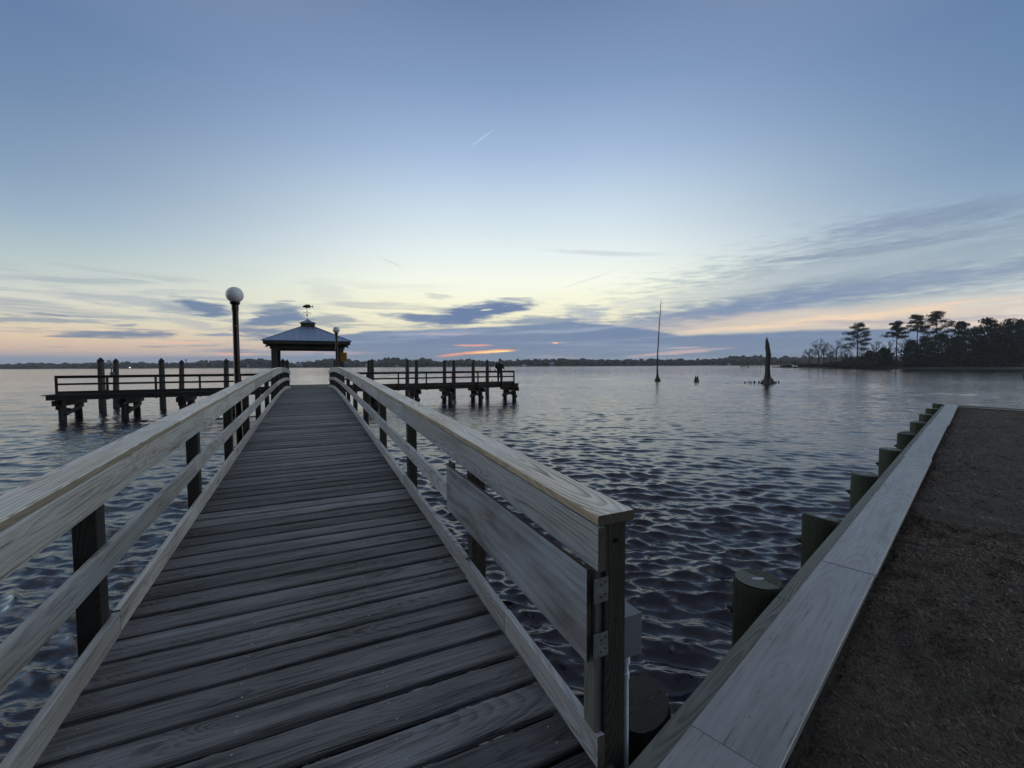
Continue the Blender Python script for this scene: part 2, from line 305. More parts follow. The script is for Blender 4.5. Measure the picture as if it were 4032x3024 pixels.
# ------------------------------------------------------------------ materials
def mat(name):
    m_ = bpy.data.materials.new(name); m_.use_nodes = True; n_ = m_.node_tree; n_.nodes.clear(); gg = G(n_)
    bs = gg.n('ShaderNodeBsdfPrincipled'); out = gg.n('ShaderNodeOutputMaterial'); gg.lk(bs.outputs[0], out.inputs[0])
    return m_, gg, bs, out
def wood(name, dark, light, grey=None, freq=95., rough=.62, ring=.75, streak=.5, spread=.35, bump=.35, knots=.5, spec=.35, stain=.4, crack=.0):
    m_, gg, bs, out = mat(name)
    uv = gg.n('ShaderNodeUVMap'); uv.uv_map = 'UVMap'; u, v, _ = gg.sep(uv.outputs[0])
    tint = gg.n('ShaderNodeAttribute', attribute_name='tint').outputs['Fac']
    # knots
    kv = gg.n('ShaderNodeTexVoronoi', feature='F1'); gg.put(kv.inputs['Vector'], gg.xyz(gg.m('MULTIPLY', u, .95), gg.m('MULTIPLY', v, 2.6), gg.m('MULTIPLY', tint, 9.)))
    kv.inputs['Scale'].default_value = 1.; kd = kv.outputs['Distance']
    kn = gg.mr(kd, .03, .07, 1., 0., True); kinf = gg.mr(kd, .0, .30, 1., 0., True)
    # growth rings cut lengthwise
    wob = gg.noise(gg.xyz(gg.m('MULTIPLY', u, .48), gg.m('MULTIPLY', v, 1.3), gg.m('MULTIPLY', tint, 7.)), 1., 1., .5)
    vv = gg.m('ADD', gg.m('ADD', v, gg.m('MULTIPLY', gg.m('SUBTRACT', tint, .5), .12)), gg.m('MULTIPLY', gg.m('SUBTRACT', wob, .5), .07))
    hh = gg.m('ADD', gg.m('MULTIPLY', gg.m('SUBTRACT', wob, .42), .62), gg.m('MULTIPLY', kinf, .10))
    rad = gg.m('SQRT', gg.m('ADD', gg.m('MULTIPLY', vv, vv), gg.m('MULTIPLY', hh, hh)))
    rad = gg.m('ADD', rad, gg.m('MULTIPLY', gg.noise(gg.xyz(gg.m('MULTIPLY', u, 6.), gg.m('MULTIPLY', v, 22.), 1.), 1., 2., .5), .008))
    ph = gg.m('FRACT', gg.m('MULTIPLY', rad, freq))
    rg = gg.m('MULTIPLY', gg.mr(ph, .15, .85, 0., 1., True), gg.mr(ph, .85, 1., 1., 0., True))
    rg = gg.m('MULTIPLY', rg, gg.mr(gg.noise(gg.xyz(gg.m('MULTIPLY', u, 1.7), gg.m('MULTIPLY', v, 14.), 5.), 1., 3., .6), .28, .55, .35, 1.2))
    st = gg.noise(gg.xyz(gg.m('MULTIPLY', u, 3.2), gg.m('MULTIPLY', v, 125.), tint), 1., 3., .6)
    st2 = gg.noise(gg.xyz(gg.m('MULTIPLY', u, 1.1), gg.m('MULTIPLY', v, 30.), tint), 1., 2., .5)
    blo = gg.noise(gg.xyz(gg.m('MULTIPLY', u, 1.3), gg.m('MULTIPLY', v, 5.), gg.m('MULTIPLY', tint, 20.)), 1., 4., .6)
    f = gg.m('MULTIPLY', gg.m('SUBTRACT', 1., gg.m('MULTIPLY', rg, ring)), 1.)
    f = gg.m('SUBTRACT', f, gg.m('MULTIPLY', gg.m('SUBTRACT', st, .5), -streak))
    f = gg.m('ADD', f, gg.m('MULTIPLY', gg.m('SUBTRACT', st2, .5), streak), clamp=True)
    colr = gg.mix(f, dark, light)
    if grey: colr = gg.mix(gg.mr(blo, .35, .65, 0., 1., True), colr, gg.mix(f, tuple(q * .62 for q in grey[:3]) + (1,), grey))
    colr = gg.mix(gg.m('MULTIPLY', kn, knots), colr, tuple(q * .3 for q in dark[:3]) + (1,))
    br = gg.m('ADD', 1. - spread / 2, gg.m('MULTIPLY', tint, spread))
    br = gg.m('MULTIPLY', br, gg.mr(blo, .3, .75, 1. - stain * .5, 1. + stain * .4))
    # dirt spots and old nail holes
    sp = gg.n('ShaderNodeTexVoronoi', feature='F1'); gg.put(sp.inputs['Vector'], gg.xyz(gg.m('MULTIPLY', u, 5.5), gg.m('MULTIPLY', v, 16.), 3.)); sp.inputs['Scale'].default_value = 1.
    br = gg.m('MULTIPLY', br, gg.mr(sp.outputs['Distance'], .035, .08, .45, 1.))
    if crack:
        ck = gg.noise(gg.xyz(gg.m('MULTIPLY', u, 1.9), gg.m('MULTIPLY', v, 75.), gg.m('ADD', tint, 3.)), 1., 4., .62)
        br = gg.m('MULTIPLY', br, gg.mr(ck, .60, .68, 1., 1. - crack, True))
    cm = gg.vm('SCALE', colr, sc_=br)
    gg.put(bs.inputs['Base Color'], cm)
    gg.put(bs.inputs['Roughness'], gg.mr(f, 0., 1., rough + .12, rough - .05)); bs.inputs['Specular IOR Level'].default_value = spec
    bp = gg.n('ShaderNodeBump'); bp.inputs['Strength'].default_value = bump; bp.inputs['Distance'].default_value = .004
    hgt = gg.m('ADD', gg.m('MULTIPLY', f, .8), gg.m('MULTIPLY', st, .9)); hgt = gg.m('SUBTRACT', hgt, gg.m('MULTIPLY', kn, 1.5))
    gg.put(bp.inputs['Height'], hgt); gg.lk(bp.outputs[0], bs.inputs['Normal'])
    return m_
def plain(name, colr, rough=.6, metal=0., nz=.25, scale=6., spec=.4, bump=0., bs_scale=40., stretch=(1, 1, 1)):
    m_, gg, bs, out = mat(name)
    oc = gg.n('ShaderNodeTexCoord').outputs['Object']; oc = gg.vm('MULTIPLY', oc, stretch)
    n_ = gg.noise(oc, scale, 5., .6)
    gg.put(bs.inputs['Base Color'], gg.vm('SCALE', tuple(colr[:3]), sc_=gg.mr(n_, .3, .7, 1 - nz, 1 + nz)))
    bs.inputs['Roughness'].default_value = rough; bs.inputs['Metallic'].default_value = metal; bs.inputs['Specular IOR Level'].default_value = spec
    if bump:
        bp = gg.n('ShaderNodeBump'); bp.inputs['Strength'].default_value = bump; bp.inputs['Distance'].default_value = .02
        gg.put(bp.inputs['Height'], gg.noise(oc, bs_scale, 4., .6)); gg.lk(bp.outputs[0], bs.inputs['Normal'])
    return m_

M_deck = wood("weathered_deck_wood", (.018, .0175, .017, 1), (.150, .147, .140, 1), (.112, .112, .112, 1), freq=70, rough=.60, ring=.45, streak=2.4, spread=1.25, bump=1., stain=1.1, crack=.8, spec=.35)
M_rail = wood("grey_rail_wood", (.12, .12, .118, 1), (.46, .46, .45, 1), (.33, .35, .365, 1), freq=52, ring=.5, streak=1.0, spread=.4, bump=.6, stain=.8, knots=.85, crack=.55)
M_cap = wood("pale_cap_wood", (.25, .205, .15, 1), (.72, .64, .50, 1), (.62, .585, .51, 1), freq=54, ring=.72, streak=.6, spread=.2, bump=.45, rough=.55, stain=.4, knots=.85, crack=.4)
M_bulk = wood("bulkhead_cap_wood", (.13, .127, .12, 1), (.285, .28, .27, 1), (.235, .24, .24, 1), freq=30, ring=.24, streak=.7, spread=.25, bump=.3, rough=.42, stain=.7, crack=.5)
M_green = wood("treated_green_wood", (.055, .06, .047, 1), (.15, .15, .118, 1), (.125, .135, .115, 1), freq=70, ring=.6, streak=.4, spread=.2, bump=.4, stain=.5)
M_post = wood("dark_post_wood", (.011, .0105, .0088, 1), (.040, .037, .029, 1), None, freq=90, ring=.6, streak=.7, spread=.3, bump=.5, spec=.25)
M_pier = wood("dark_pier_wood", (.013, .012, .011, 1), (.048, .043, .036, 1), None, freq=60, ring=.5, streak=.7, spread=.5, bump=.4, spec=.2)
M_ply = wood("grey_plywood", (.14, .145, .15, 1), (.33, .335, .335, 1), (.24, .26, .285, 1), freq=17, ring=.4, streak=.35, spread=.1, bump=.3, stain=1.5, knots=.3, crack=.35)
M_plyedge = plain("plywood_edge", (.05, .035, .025), .8)
M_pile = wood("green_pile_wood", (.014, .020, .012, 1), (.042, .050, .030, 1), None, freq=50, ring=.4, streak=.9, spread=.3, bump=.6, spec=.25)
M_nail = plain("nail_head_metal", (.38, .38, .37), .35, .9)
M_galv = plain("galvanised_metal", (.17, .18, .19), .5, .3, .3, 20)
M_box = plain("grey_box_plastic", (.13, .145, .155), .5, 0, .12, 8)
M_pipe = plain("pale_pipe_plastic", (.62, .70, .74), .45, 0, .1)
M_black = plain("black_painted_metal", (.012, .008, .007), .35, .3, .3, 12)
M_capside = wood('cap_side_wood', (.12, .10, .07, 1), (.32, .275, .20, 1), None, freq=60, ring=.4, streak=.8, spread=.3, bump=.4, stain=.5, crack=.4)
M_end = plain('shaded_end_grain', (.075, .066, .050), .85, 0, .35, 60)  # end grain, its colour darkened further for shade on the camera-facing board ends
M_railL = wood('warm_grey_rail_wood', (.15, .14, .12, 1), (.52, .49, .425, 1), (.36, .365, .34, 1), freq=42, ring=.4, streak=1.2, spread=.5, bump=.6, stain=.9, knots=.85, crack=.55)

# ------------------------------------------------------------------ arched footbridge
PC = [-2.20259374e-06, 6.07731272e-05, -9.42648330e-04, 4.27973225e-02, -1.74003235e+00]
def zd(s): s_ = max(s, -1.0); return EYE + np.polyval(PC, s_)
S_END = 28.95
RX, LX = 1.039, -1.071          # inner faces of the kerbs
br = thing('footbridge', 'arched grey timber footbridge with plank deck and pale handrail caps leading to the pier', 'bridge', (0, 0, zd(0)))
random.seed(11)
mb = MB(); pitch = .215; nails = MB(); s0 = -.95; i = 0
jx = [-.98, -.35, .32, .95]
while s0 + pitch * i < S_END:
    y = s0 + pitch * i; i += 1; wdt = .182 + random.uniform(-.004, .003); z = zd(y); sl_ = (zd(y + .1) - zd(y - .1)) / .2
    side = Vector((0, 1, sl_)).normalized(); up = Vector((0, -sl_, 1)).normalized()
    tilt = random.uniform(-.004, .004); dz = random.uniform(-.003, .002); yj = random.uniform(-.003, .003)
    n_ = 14 if y < 7 else 2; pts = []
    for k in range(n_ + 1):
        q = k / n_; xx = -1.125 + 2.24 * q
        pts.append((xx, y + yj + (random.uniform(-.0022, .0022) if 0 < k < n_ and y < 7 else 0), z - .019 + dz + tilt * (q - .5) + random.uniform(-.0012, .0012)))
    mb.sweep(pts, side, wdt, .038, ch=.006, upv=up, tint=random.random())
    if y < 12:
        for nx in jx:
            for q in (-.052, .05):
                if random.random() < .8:
                    c0 = Vector((nx + random.uniform(-.012, .012), y, z + dz)) + side * (q + random.uniform(-.008, .008)) + up * .0015; rr = .0045
                    nails.face([c0 + Vector((math.cos(a_ * .785) * rr, math.sin(a_ * .785) * rr, (math.sin(a_ * .785) * rr) * sl_)) for a_ in range(8)], [(0, 0)] * 8)
dk = mb.build('deck', M_deck, br); no = nails.build('nail_heads', M_nail, dk)
tag(no, 'small shiny nail heads in the deck planks', None, None, 'stuff'); no.location = (0, 0, 0); no.data.transform(Matrix.Translation(-br.location))
def ys(a, b, step=.6):
    n_ = max(1, int(round((b - a) / step))); return [a + (b - a) * k / n_ for k in range(n_ + 1)]
def path(x, a, b, dz): return [(x, y, zd(y) + dz) for y in ys(a, b)]
def rail_run(x, starts, dz, wd, hg, m_, name, ch=.004, jog=.003):
    mb = MB()
    for a, b in zip(starts[:-1], starts[1:]):
        j = random.uniform(-jog, jog) * .6
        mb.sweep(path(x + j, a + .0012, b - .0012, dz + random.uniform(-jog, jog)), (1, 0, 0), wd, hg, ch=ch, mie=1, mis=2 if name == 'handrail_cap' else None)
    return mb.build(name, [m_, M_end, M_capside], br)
# right side starts at the hinge post; left side starts a little earlier
for sgn, X0, st in ((1, RX, 1.405), (-1, LX, .75)):
    xb = X0 + sgn * .019
    J = [st + v for v in ((0, 4.0, 6.4, 8.9, 11.3, 16.2, 21.1, 26) if sgn > 0 else (0, 5.0, 9.9, 14.8, 19.7, 24.6))] + [S_END]
    K_ = [st, 2.35, 3.07, 5.45, 7.8, 10.2, 12.6, 15, 19.8, 24.6, S_END] if sgn > 0 else [st, 3.3, 5.75, 8.0, 12.1, 16.9, 21.8, 26.5, S_END]
    J2 = [st if sgn < 0 else 3.0] + [v for v in (5.3, 7.9, 12.7, 17.6, 22.4) if v > 3.5] + [S_END]
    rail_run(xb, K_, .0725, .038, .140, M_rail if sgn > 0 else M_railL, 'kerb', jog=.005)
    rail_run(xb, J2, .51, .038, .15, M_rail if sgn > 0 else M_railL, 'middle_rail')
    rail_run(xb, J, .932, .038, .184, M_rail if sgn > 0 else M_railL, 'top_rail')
    capJ = [st, 5.9, 10.8, 15.6, 20.5, 25.3, S_END] if sgn > 0 else [st, 4.75, 8.9, 13.8, 18.6, 23.5, S_END]
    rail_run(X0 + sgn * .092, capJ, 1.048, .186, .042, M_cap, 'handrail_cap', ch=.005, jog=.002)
    posts = [3.08, 5.40, 7.75, 10.3, 12.8, 15.2, 17.6, 20.0, 22.4, 24.8, 27.2, 28.85] if sgn > 0 else [.82, 3.22, 5.66, 7.86, 9.9, 12.1, 14.5, 16.9, 19.3, 21.7, 24.1, 26.5, 28.85]
    for yp in posts:
        mb = MB(); xa = X0 + sgn * .039; xo = X0 + sgn * .148
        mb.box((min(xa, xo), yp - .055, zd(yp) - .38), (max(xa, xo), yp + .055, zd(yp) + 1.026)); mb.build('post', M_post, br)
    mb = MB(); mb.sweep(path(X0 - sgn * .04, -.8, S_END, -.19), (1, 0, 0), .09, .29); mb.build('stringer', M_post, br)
# hinge post at the near right end, leaning very slightly
mb = MB(); y0 = 1.41; zt = zd(1.4)
mb.sweep([(1.131, y0 + .05, zt - 1.2), (1.131, y0 + .05, zt - .3), (1.130, y0 + .05, zt + .4), (1.131, y0 + .05, zt + 1.026)], (1, 0, 0), .105, .10, upv=(0, 1, 0), tint=.9, ch=.003)
hp = mb.build('post', M_post, br, label='near hinge post with hinges and a bolt')
mb = MB(); mb.box((RX + .002, y0 + .015, zt + .05), (RX + .038, y0 + .10, zt + .838), tint=.8); mb.build('filler_block', M_green, br)
mb = MB(); mb.tube([(1.13, y0 - .004, zt + .955), (1.13, y0 + .004, zt + .955)], .009, 10); mb.build('bolt', M_black, br); mb = MB(); mb.tube([(1.133, y0 - .0025, zt + .62), (1.133, y0 + .003, zt + .62)], .006, 8); mb.build('bolt', M_black, br)
# plywood gate folded back against the railing
gx = 1.005
gate = MB()
pA = Vector((gx - .004, 1.43, EYE - 1.222)); pB = Vector((gx - .004, 1.43, EYE - .835)); pC = Vector((gx, 3.44, EYE - .822)); pD = Vector((gx, 3.44, EYE - 1.19))
def slab(mb, q, nrm, th, u0=0., mi=0, mie=0, nu=1):
    nrm = Vector(nrm) * th; q = [Vector(a) for a in q]; b = [a + nrm for a in q]
    ln = (q[3] - q[0]).length; h_ = (q[1] - q[0]).length
    mb.face(q, [(u0, -h_ / 2), (u0, h_ / 2), (u0 + ln, h_ / 2), (u0 + ln, -h_ / 2)], .5, mi); mb.face(b[::-1], [(u0, -h_ / 2), (u0, h_ / 2), (u0 + ln, h_ / 2), (u0 + ln, -h_ / 2)][::-1], .5, mi)
    for a in range(4): c_ = (a + 1) % 4; mb.face([q[a], b[a], b[c_], q[c_]], [(0, 0), (.02, 0), (.02, .4), (0, .4)], .5, mie)
slab(gate, [pA, pB, pC, pD], (1, 0, 0), .019, 70., 0, 1)
go = gate.build('gate', [M_ply, M_plyedge], br, label='grey plywood gate leaf folded back along the right railing')
mb = MB(); mb.box((gx + .019, 3.30, EYE - 1.02), (gx + .034, 3.44, EYE - .79), tint=.2); bt = mb.build('batten', M_pier, go); bt.data.transform(Matrix.Translation(-br.location))
for hz in (EYE - .92, EYE - 1.15):
    mb = MB(); mb.box((gx + .024, y0 - .0055, hz - .05), (gx + .085, y0 - .001, hz + .05), ch=.002)
    mb.tube([(gx + .020, y0 - .006, hz - .05), (gx + .020, y0 - .006, hz + .05)], .0058, 10)
    for dy in (-.028, .022):
        for dx in (.05, .07): mb.tube([(gx + dx, y0 - .0075, hz + dy + (.01 if dx > .06 else 0)), (gx + dx, y0 - .005, hz + dy + (.01 if dx > .06 else 0))], .0035, 8, mi=1)
    h_ = mb.build('hinge', [M_galv, M_black], go); h_.data.transform(Matrix.Translation(-br.location))
# bents below the bridge
for yb in (1.9, 8.05, 14.6, 21.2, 27.6):
    for xq in (-1.22, 1.14):
        mb = MB(); mb.tube([(xq * .93, yb, -1.2), (xq * .93, yb, zd(yb) - .5)], .13, 14, jit=.02); mb.build('support_pile', M_pile, br)
    mb = MB(); mb.box((-1.33, yb - .07, zd(yb) - .52), (1.27, yb + .07, zd(yb) - .34)); mb.build('cross_beam', M_post, br)

# electrical box and conduit on the near post
eb = thing('electrical_box', 'grey electrical box with pale conduit on the near right bridge post', 'electrical box', (1.21, 1.5, EYE - 1.15))
mb = MB(); mb.box((1.186, 1.452, EYE - 1.275), (1.300, 1.56, EYE - 1.095), ch=.006, mi=0); mb.build('box_body', M_box, eb)
mb = MB(); mb.box((1.186, 1.44, EYE - 1.277), (1.302, 1.452, EYE - 1.093), ch=.003); mb.build('cover', M_box, eb)
mb = MB(); mb.tube([(1.226, 1.455, EYE - 1.28), (1.226, 1.452, EYE - 1.6), (1.222, 1.45, EYE - 2.7)], .0115, 12); mb.tube([(1.226, 1.455, EYE - 1.276), (1.226, 1.455, EYE - 1.305)], .018, 12)
mb.tube([(1.226, 1.454, EYE - 1.35), (1.226, 1.454, EYE - 1.375)], .015, 12); mb.build('conduit', M_pipe, eb, smooth=True)

# ------------------------------------------------------------------ bulkhead, its piles, the lawn
AZB = math.radians(72.34); du = Vector((math.sin(AZB), math.cos(AZB), 0)); dp = Vector((math.cos(AZB), -math.sin(AZB), 0))
def B(a, p, z): v = du * a + dp * p; v.z = z; return v
ZC = EYE - 1.60
bk = thing('bulkhead', 'timber bulkhead with wide grey cap boards along the water and around the lawn', 'bulkhead', B(8, -.7, 0.2))
a_start, a_end = 1.44, 23.45
js = [a_start, 1.83, 4.17, 9.95, 15.6, 19.6, a_end]
for k, (a, b) in enumerate(zip(js[:-1], js[1:])):
    mb = MB(); off = [0, .0, .004, -.012, .005, 0][k]
    mb.sweep([B(a + .002, -.655 + off, ZC - .02 + (.003 if k == 2 else 0)), B((a + b) / 2, -.655 + off, ZC - .02), B(b - .002, -.655 + off, ZC - .02)], dp, .335, .040, ch=.004, tint=[.5, .45, .8, .4, .6, .5][k]); mb.build('cap_board', M_bulk, bk)
for a, b, tn in ((1.25, 3.381, .4), (3.381, 8.06, .9), (8.06, 14.2, .3), (14.2, 19, .6), (19, 23.6, .5)):
    mb = MB(); mb.sweep([B(a + .003, -.855, ZC - .135), B(b - .003, -.855, ZC - .135)], dp, .14, .19, ch=.005, tint=tn); mb.build('waler', M_green, bk)
mb = MB(); a = -18.
while a < 23.4:
    mb.sweep([B(a + .1, -.755, -1.2), B(a + .1, -.755, ZC - .05)], du, .195, .05, upv=dp); a += .2
mb.build('sheet_wall', M_post, bk)
# continuation behind the bridge, on the left
mb = MB()
for a, b in ((-14, -9), (-9, -4.), (-4., -1.35)): mb.sweep([B(a, -.655, ZC - .02), B(b, -.655, ZC - .02)], dp, .335, .04)
mb.build('cap_board', M_bulk, bk)
mb = MB(); mb.sweep([B(-14, -.855, ZC - .135), B(-1.35, -.855, ZC - .135)], dp, .14, .19); mb.build('waler', M_green, bk)
# the far side of the lawn
c1 = B(a_end, -.82, 0); e1 = on_z(4032, 1611, ZC); dv = (e1 - Vector((c1.x, c1.y, ZC))).normalized(); sv = Vector((dv.y, -dv.x, 0))
mb = MB(); k0 = Vector((c1.x, c1.y, ZC - .02)) + dv * .36
for k in range(5): mb.sweep([k0 + dv * (4.6 * k), k0 + dv * (4.6 * k + 4.595)], sv, .3, .04, tint=.1 + .1 * k)
mb.build('cap_board', M_green, bk)
mb = MB(); mb.sweep([k0 + Vector((0, 0, -.6)) - sv * .0, k0 + dv * 23 + Vector((0, 0, -.6))], sv, .05, 1.1); mb.build('sheet_wall', M_post, bk)

PILES = [((3.53), -1.09, -1.63, .165, 'split green pile top nearest the bridge, beside the first bulkhead cap joint'), (5.43, -1.09, -1.62, .163, ''), (8.03, -1.09, -1.62, .163, ''), (10.62, -1.08, -1.61, .163, ''),
         (13.2, -1.08, -1.61, .155, ''), (15.87, -1.07, -1.6, .16, ''), (18.45, -1.07, -1.6, .16, ''), (20.95, -1.07, -1.6, .165, ''), (23.2, -1.02, -1.6, .165, '')]
lbl = ['dark green round pile with a pale split top, first full pile from the bridge', 'green round pile with a pale worn top, second along the bulkhead from the bridge', 'green round pile with a bolt, third along the bulkhead from the bridge',
       'round bulkhead pile with a bolt, fourth from the bridge', 'round bulkhead pile, fifth from the bridge', 'round bulkhead pile, sixth from the bridge', 'round bulkhead pile, third from the far corner', 'round bulkhead pile, next to the one at the far corner', 'round bulkhead pile at the far corner of the lawn']
def pile(name, base, zt, r, label, cat, group, m_, n=20, top=True):
    t_ = thing(name, label, cat, (base.x, base.y, 0), group)
    mb = MB(); zs = [-1.3, -.2, .5, zt - .02, zt]; rr = [r * 1.03, r * 1.02, r * 1.0, r * .99, r * .96]
    mb.tube([(base.x + random.uniform(-.004, .004), base.y, z) for z in zs], rr, n, jit=.012, capB=True); mb.build('shaft', m_, t_, smooth=True)
    return t_
M_topg = wood('pile_end_grain', (.035, .042, .028, 1), (.12, .135, .095, 1), (.09, .10, .085, 1), freq=70, ring=.6, streak=.3, spread=.3, bump=.6, stain=1.2, knots=0., crack=0.)
M_piletop = plain("pale_split", (.28, .33, .36), .6, 0, .3, 30)
for k, (a, p, z, r, _) in enumerate(PILES):
    b = B(a, p, 0); t_ = pile('bulkhead_pile', b, EYE + z, r, lbl[k], 'pile', 'round piles along the bulkhead', M_pile, 28)
    mb = MB(); zt = EYE + z
    mb.tube([b - dp * (r - .01) + Vector((0, 0, zt - .30)), b - dp * (r + .05) + Vector((0, 0, zt - .30))], .014, 8); mb.tube([b - dp * (r - .004) + Vector((0, 0, zt - .30)), b - dp * (r + .018) + Vector((0, 0, zt - .30))], .034, 8)
    mb.build('bolt', M_black, t_)
    mb = MB(); mb.face([b + Vector((math.cos(6.283 * q / 28) * r * .93, math.sin(6.283 * q / 28) * r * .93, zt + .002)) for q in range(28)], [(math.cos(6.283 * q / 28) * r, math.sin(6.283 * q / 28) * r) for q in range(28)], .2 + .1 * k); mb.build('top', M_topg, t_)
    if k < 4:
        mb = MB(); c_ = b + Vector((0, 0, zt + .0015)); m2 = 12
        mb.face([c_ + Vector((0, 0, .003)) + (1 + .7 * (k == 1)) * Vector((math.cos(6.283 * q / m2 + .5) * r * (.26 + .1 * math.sin(q * 3)), math.sin(6.283 * q / m2) * r * .17, 0)) for q in range(m2)], [(0, 0)] * m2); mb.build('worn_patch', M_piletop, t_)
nb = on_z(2505, 2765, EYE - 1.75)
pile('bulkhead_pile', Vector((nb.x, nb.y, 0)), EYE - 1.75, .17, 'low dark mossy pile right behind the electrical conduit by the near bridge post', 'pile', 'round piles along the bulkhead', M_post, 28)

# lawn
def gz(x, y):
    f_ = min(1, max(0, (x - 1.2) / .6)); z = EYE - 1.80 + (.125) * f_
    return z + .012 * math.sin(x * 2.1 + y) * math.sin(y * 1.7) * f_
M_soil, gg, bs, out = mat("winter_lawn_soil")
oc = gg.n('ShaderNodeTexCoord').outputs['Object']
n1 = gg.noise(oc, 2.2, 6., .65); n2 = gg.noise(gg.vm('MULTIPLY', oc, (8., 8., 8.)), 6., 4., .7)
cc = gg.mix(gg.mr(n1, .35, .65, 0., 1.), (.045, .038, .030, 1), (.09, .076, .06, 1)); cc = gg.mix(gg.mr(n2, .45, .7, 0., .6), cc, (.10, .088, .07, 1))
gg.put(bs.inputs['Base Color'], cc); bs.inputs['Roughness'].default_value = .95; bs.inputs['Specular IOR Level'].default_value = .1
bp = gg.n('ShaderNodeBump'); bp.inputs['Strength'].default_value = .8; bp.inputs['Distance'].default_value = .03; gg.put(bp.inputs['Height'], n2); gg.lk(bp.outputs[0], bs.inputs['Normal'])
verts = []; faces = []; NA, NP = 90, 70
far_dir = dv
for i in range(NA + 1):
    for j in range(NP + 1):
        p = -.50 + 22.4 * (j / NP) ** 1.6
        # the right edge of the lawn follows the far bulkhead
        lim = a_end - .35 - (-.50 - p) * 0.; q0 = B(a_end - .30, -.5, 0); 
        # along-limit where line q0 + t*dv meets this p
        tt = (p + .5) / max(1e-6, (dv.dot(dp))); amax = (q0 + dv * tt).dot(du) if dv.dot(dp) > .05 else a_end
        a = -14 + (amax + 14) * (i / NA)
        v = B(a, p, 0); verts.append((v.x, v.y, gz(v.x, v.y)))
for i in range(NA):
    for j in range(NP): q = i * (NP + 1) + j; faces.append((q, q + NP + 1, q + NP + 2, q + 1))
me = bpy.data.meshes.new('ground'); me.from_pydata(verts, [], faces); me.materials.append(M_soil); tag(link('ground', me), None, None, None, 'structure')
# dormant grass: bent blades
M_grass, gg, bs, out = mat("dry_grass")
tn = gg.n('ShaderNodeAttribute', attribute_name='tint').outputs['Fac']
gg.put(bs.inputs['Base Color'], gg.ramp(tn, [(0, (.03, .025, .019, 1)), (.5, (.125, .103, .080, 1)), (.9, (.23, .195, .15, 1)), (1, (.38, .33, .255, 1))])); bs.inputs['Roughness'].default_value = .8; bs.inputs['Specular IOR Level'].default_value = .15
NB = 330000
aa = 1.0 + 21.8 * rng.random(NB) ** 2.3; pp = -.47 + 9.0 * rng.random(NB) ** 1.6
near = rng.random(NB) < .55; aa[near] = .9 + 5.5 * rng.random(near.sum()) ** 1.1; pp[near] = -.47 + 3.4 * rng.random(near.sum())
bx = aa * du.x + pp * dp.x; by = aa * du.y + pp * dp.y
ok = (bx > 1.32); q = np.array([1.0]); lim = ((aa - (a_end - .35)) < 0) ; ok &= lim
ok &= ((bx - k0.x) * (-sv.x) + (by - k0.y) * (-sv.y)) * np.sign((B(10, 2, 0) - k0).dot(-sv)) > .17
aa, pp, bx, by = aa[ok], pp[ok], bx[ok], by[ok]; n_ = len(bx)
sc_ = np.clip(.45 + (np.hypot(bx, by)) / 9, .5, 3.2)
bz = EYE - 1.675 + .012 * np.sin(bx * 2.1 + by) * np.sin(by * 1.7)
cl = np.sin(bx * 9 + 3 * np.sin(by * 7)) * np.sin(by * 11 + 2 * np.sin(bx * 5)); th = .6 + 1.1 * cl + rng.normal(0, .7, n_)
ln = (.016 + .026 * rng.random(n_) ** 2) * np.minimum(sc_, 1.4); wd = .0009 * sc_ * (1 + rng.random(n_)); hh = ln * (.10 + .45 * rng.random(n_) ** 2)
dx, dy = np.cos(th), np.sin(th)
P0 = np.stack([bx - dy * wd, by + dx * wd, bz], 1); P1 = np.stack([bx + dy * wd, by - dx * wd, bz], 1)
P2 = np.stack([bx + dx * ln * .6 + dy * wd * .7, by + dy * ln * .6 - dx * wd * .7, bz + hh], 1); P3 = np.stack([bx + dx * ln, by + dy * ln, bz + hh * .75], 1)
vs = np.stack([P0, P1, P2, P3], 1).reshape(-1, 3).astype('f')
def fast_mesh(name, vs, fs, mat_, tint=None):
    me = bpy.data.meshes.new(name); k = fs.shape[1]; me.vertices.add(len(vs)); me.vertices.foreach_set('co', vs.astype('f').ravel())
    me.loops.add(fs.size); me.loops.foreach_set('vertex_index', fs.astype('i').ravel())
    me.polygons.add(len(fs)); me.polygons.foreach_set('loop_start', np.arange(0, fs.size, k).astype('i')); me.polygons.foreach_set('loop_total', np.full(len(fs), k, 'i'))
    if tint is not None: at = me.attributes.new('tint', 'FLOAT', 'FACE'); at.data.foreach_set('value', tint.astype('f'))
    me.update(calc_edges=True); me.materials.append(mat_); return me
fs = np.arange(4 * n_).reshape(-1, 4)
tag(link('lawn_grass', fast_mesh('lawn_grass', vs, fs, M_grass, np.clip(rng.random(n_) * .8 + .07 * cl + .12 * rng.normal(size=n_), 0, 1))), 'short brown dormant grass covering the lawn beside the bulkhead', 'grass', None, 'stuff')
#%%PART2%%
# ------------------------------------------------------------------ water: real wavelets near, bump for the finest
M_water, gg, bs, out = mat("lake_water")
gm = gg.n('ShaderNodeNewGeometry').outputs['Position']; px_, py_, pz_ = gg.sep(gm)
dist = gg.vm('LENGTH', gm)
rot = gg.xyz(gg.m('ADD', gg.m('MULTIPLY', px_, math.cos(PSI)), gg.m('MULTIPLY', py_, -math.sin(PSI))), gg.m('ADD', gg.m('MULTIPLY', px_, math.sin(PSI)), gg.m('MULTIPLY', py_, math.cos(PSI))), 0.)
b1 = gg.noise(gg.vm('MULTIPLY', rot, (2.6, 5.2, 1.)), 2.6, 4., .6, .2)
b2 = gg.noise(gg.vm('MULTIPLY', rot, (1.3, 3.4, 1.)), 1., 4., .6, .3)
b3 = gg.noise(gg.vm('MULTIPLY', rot, (.05, .10, 1.)), 1., 3., .6, .4)
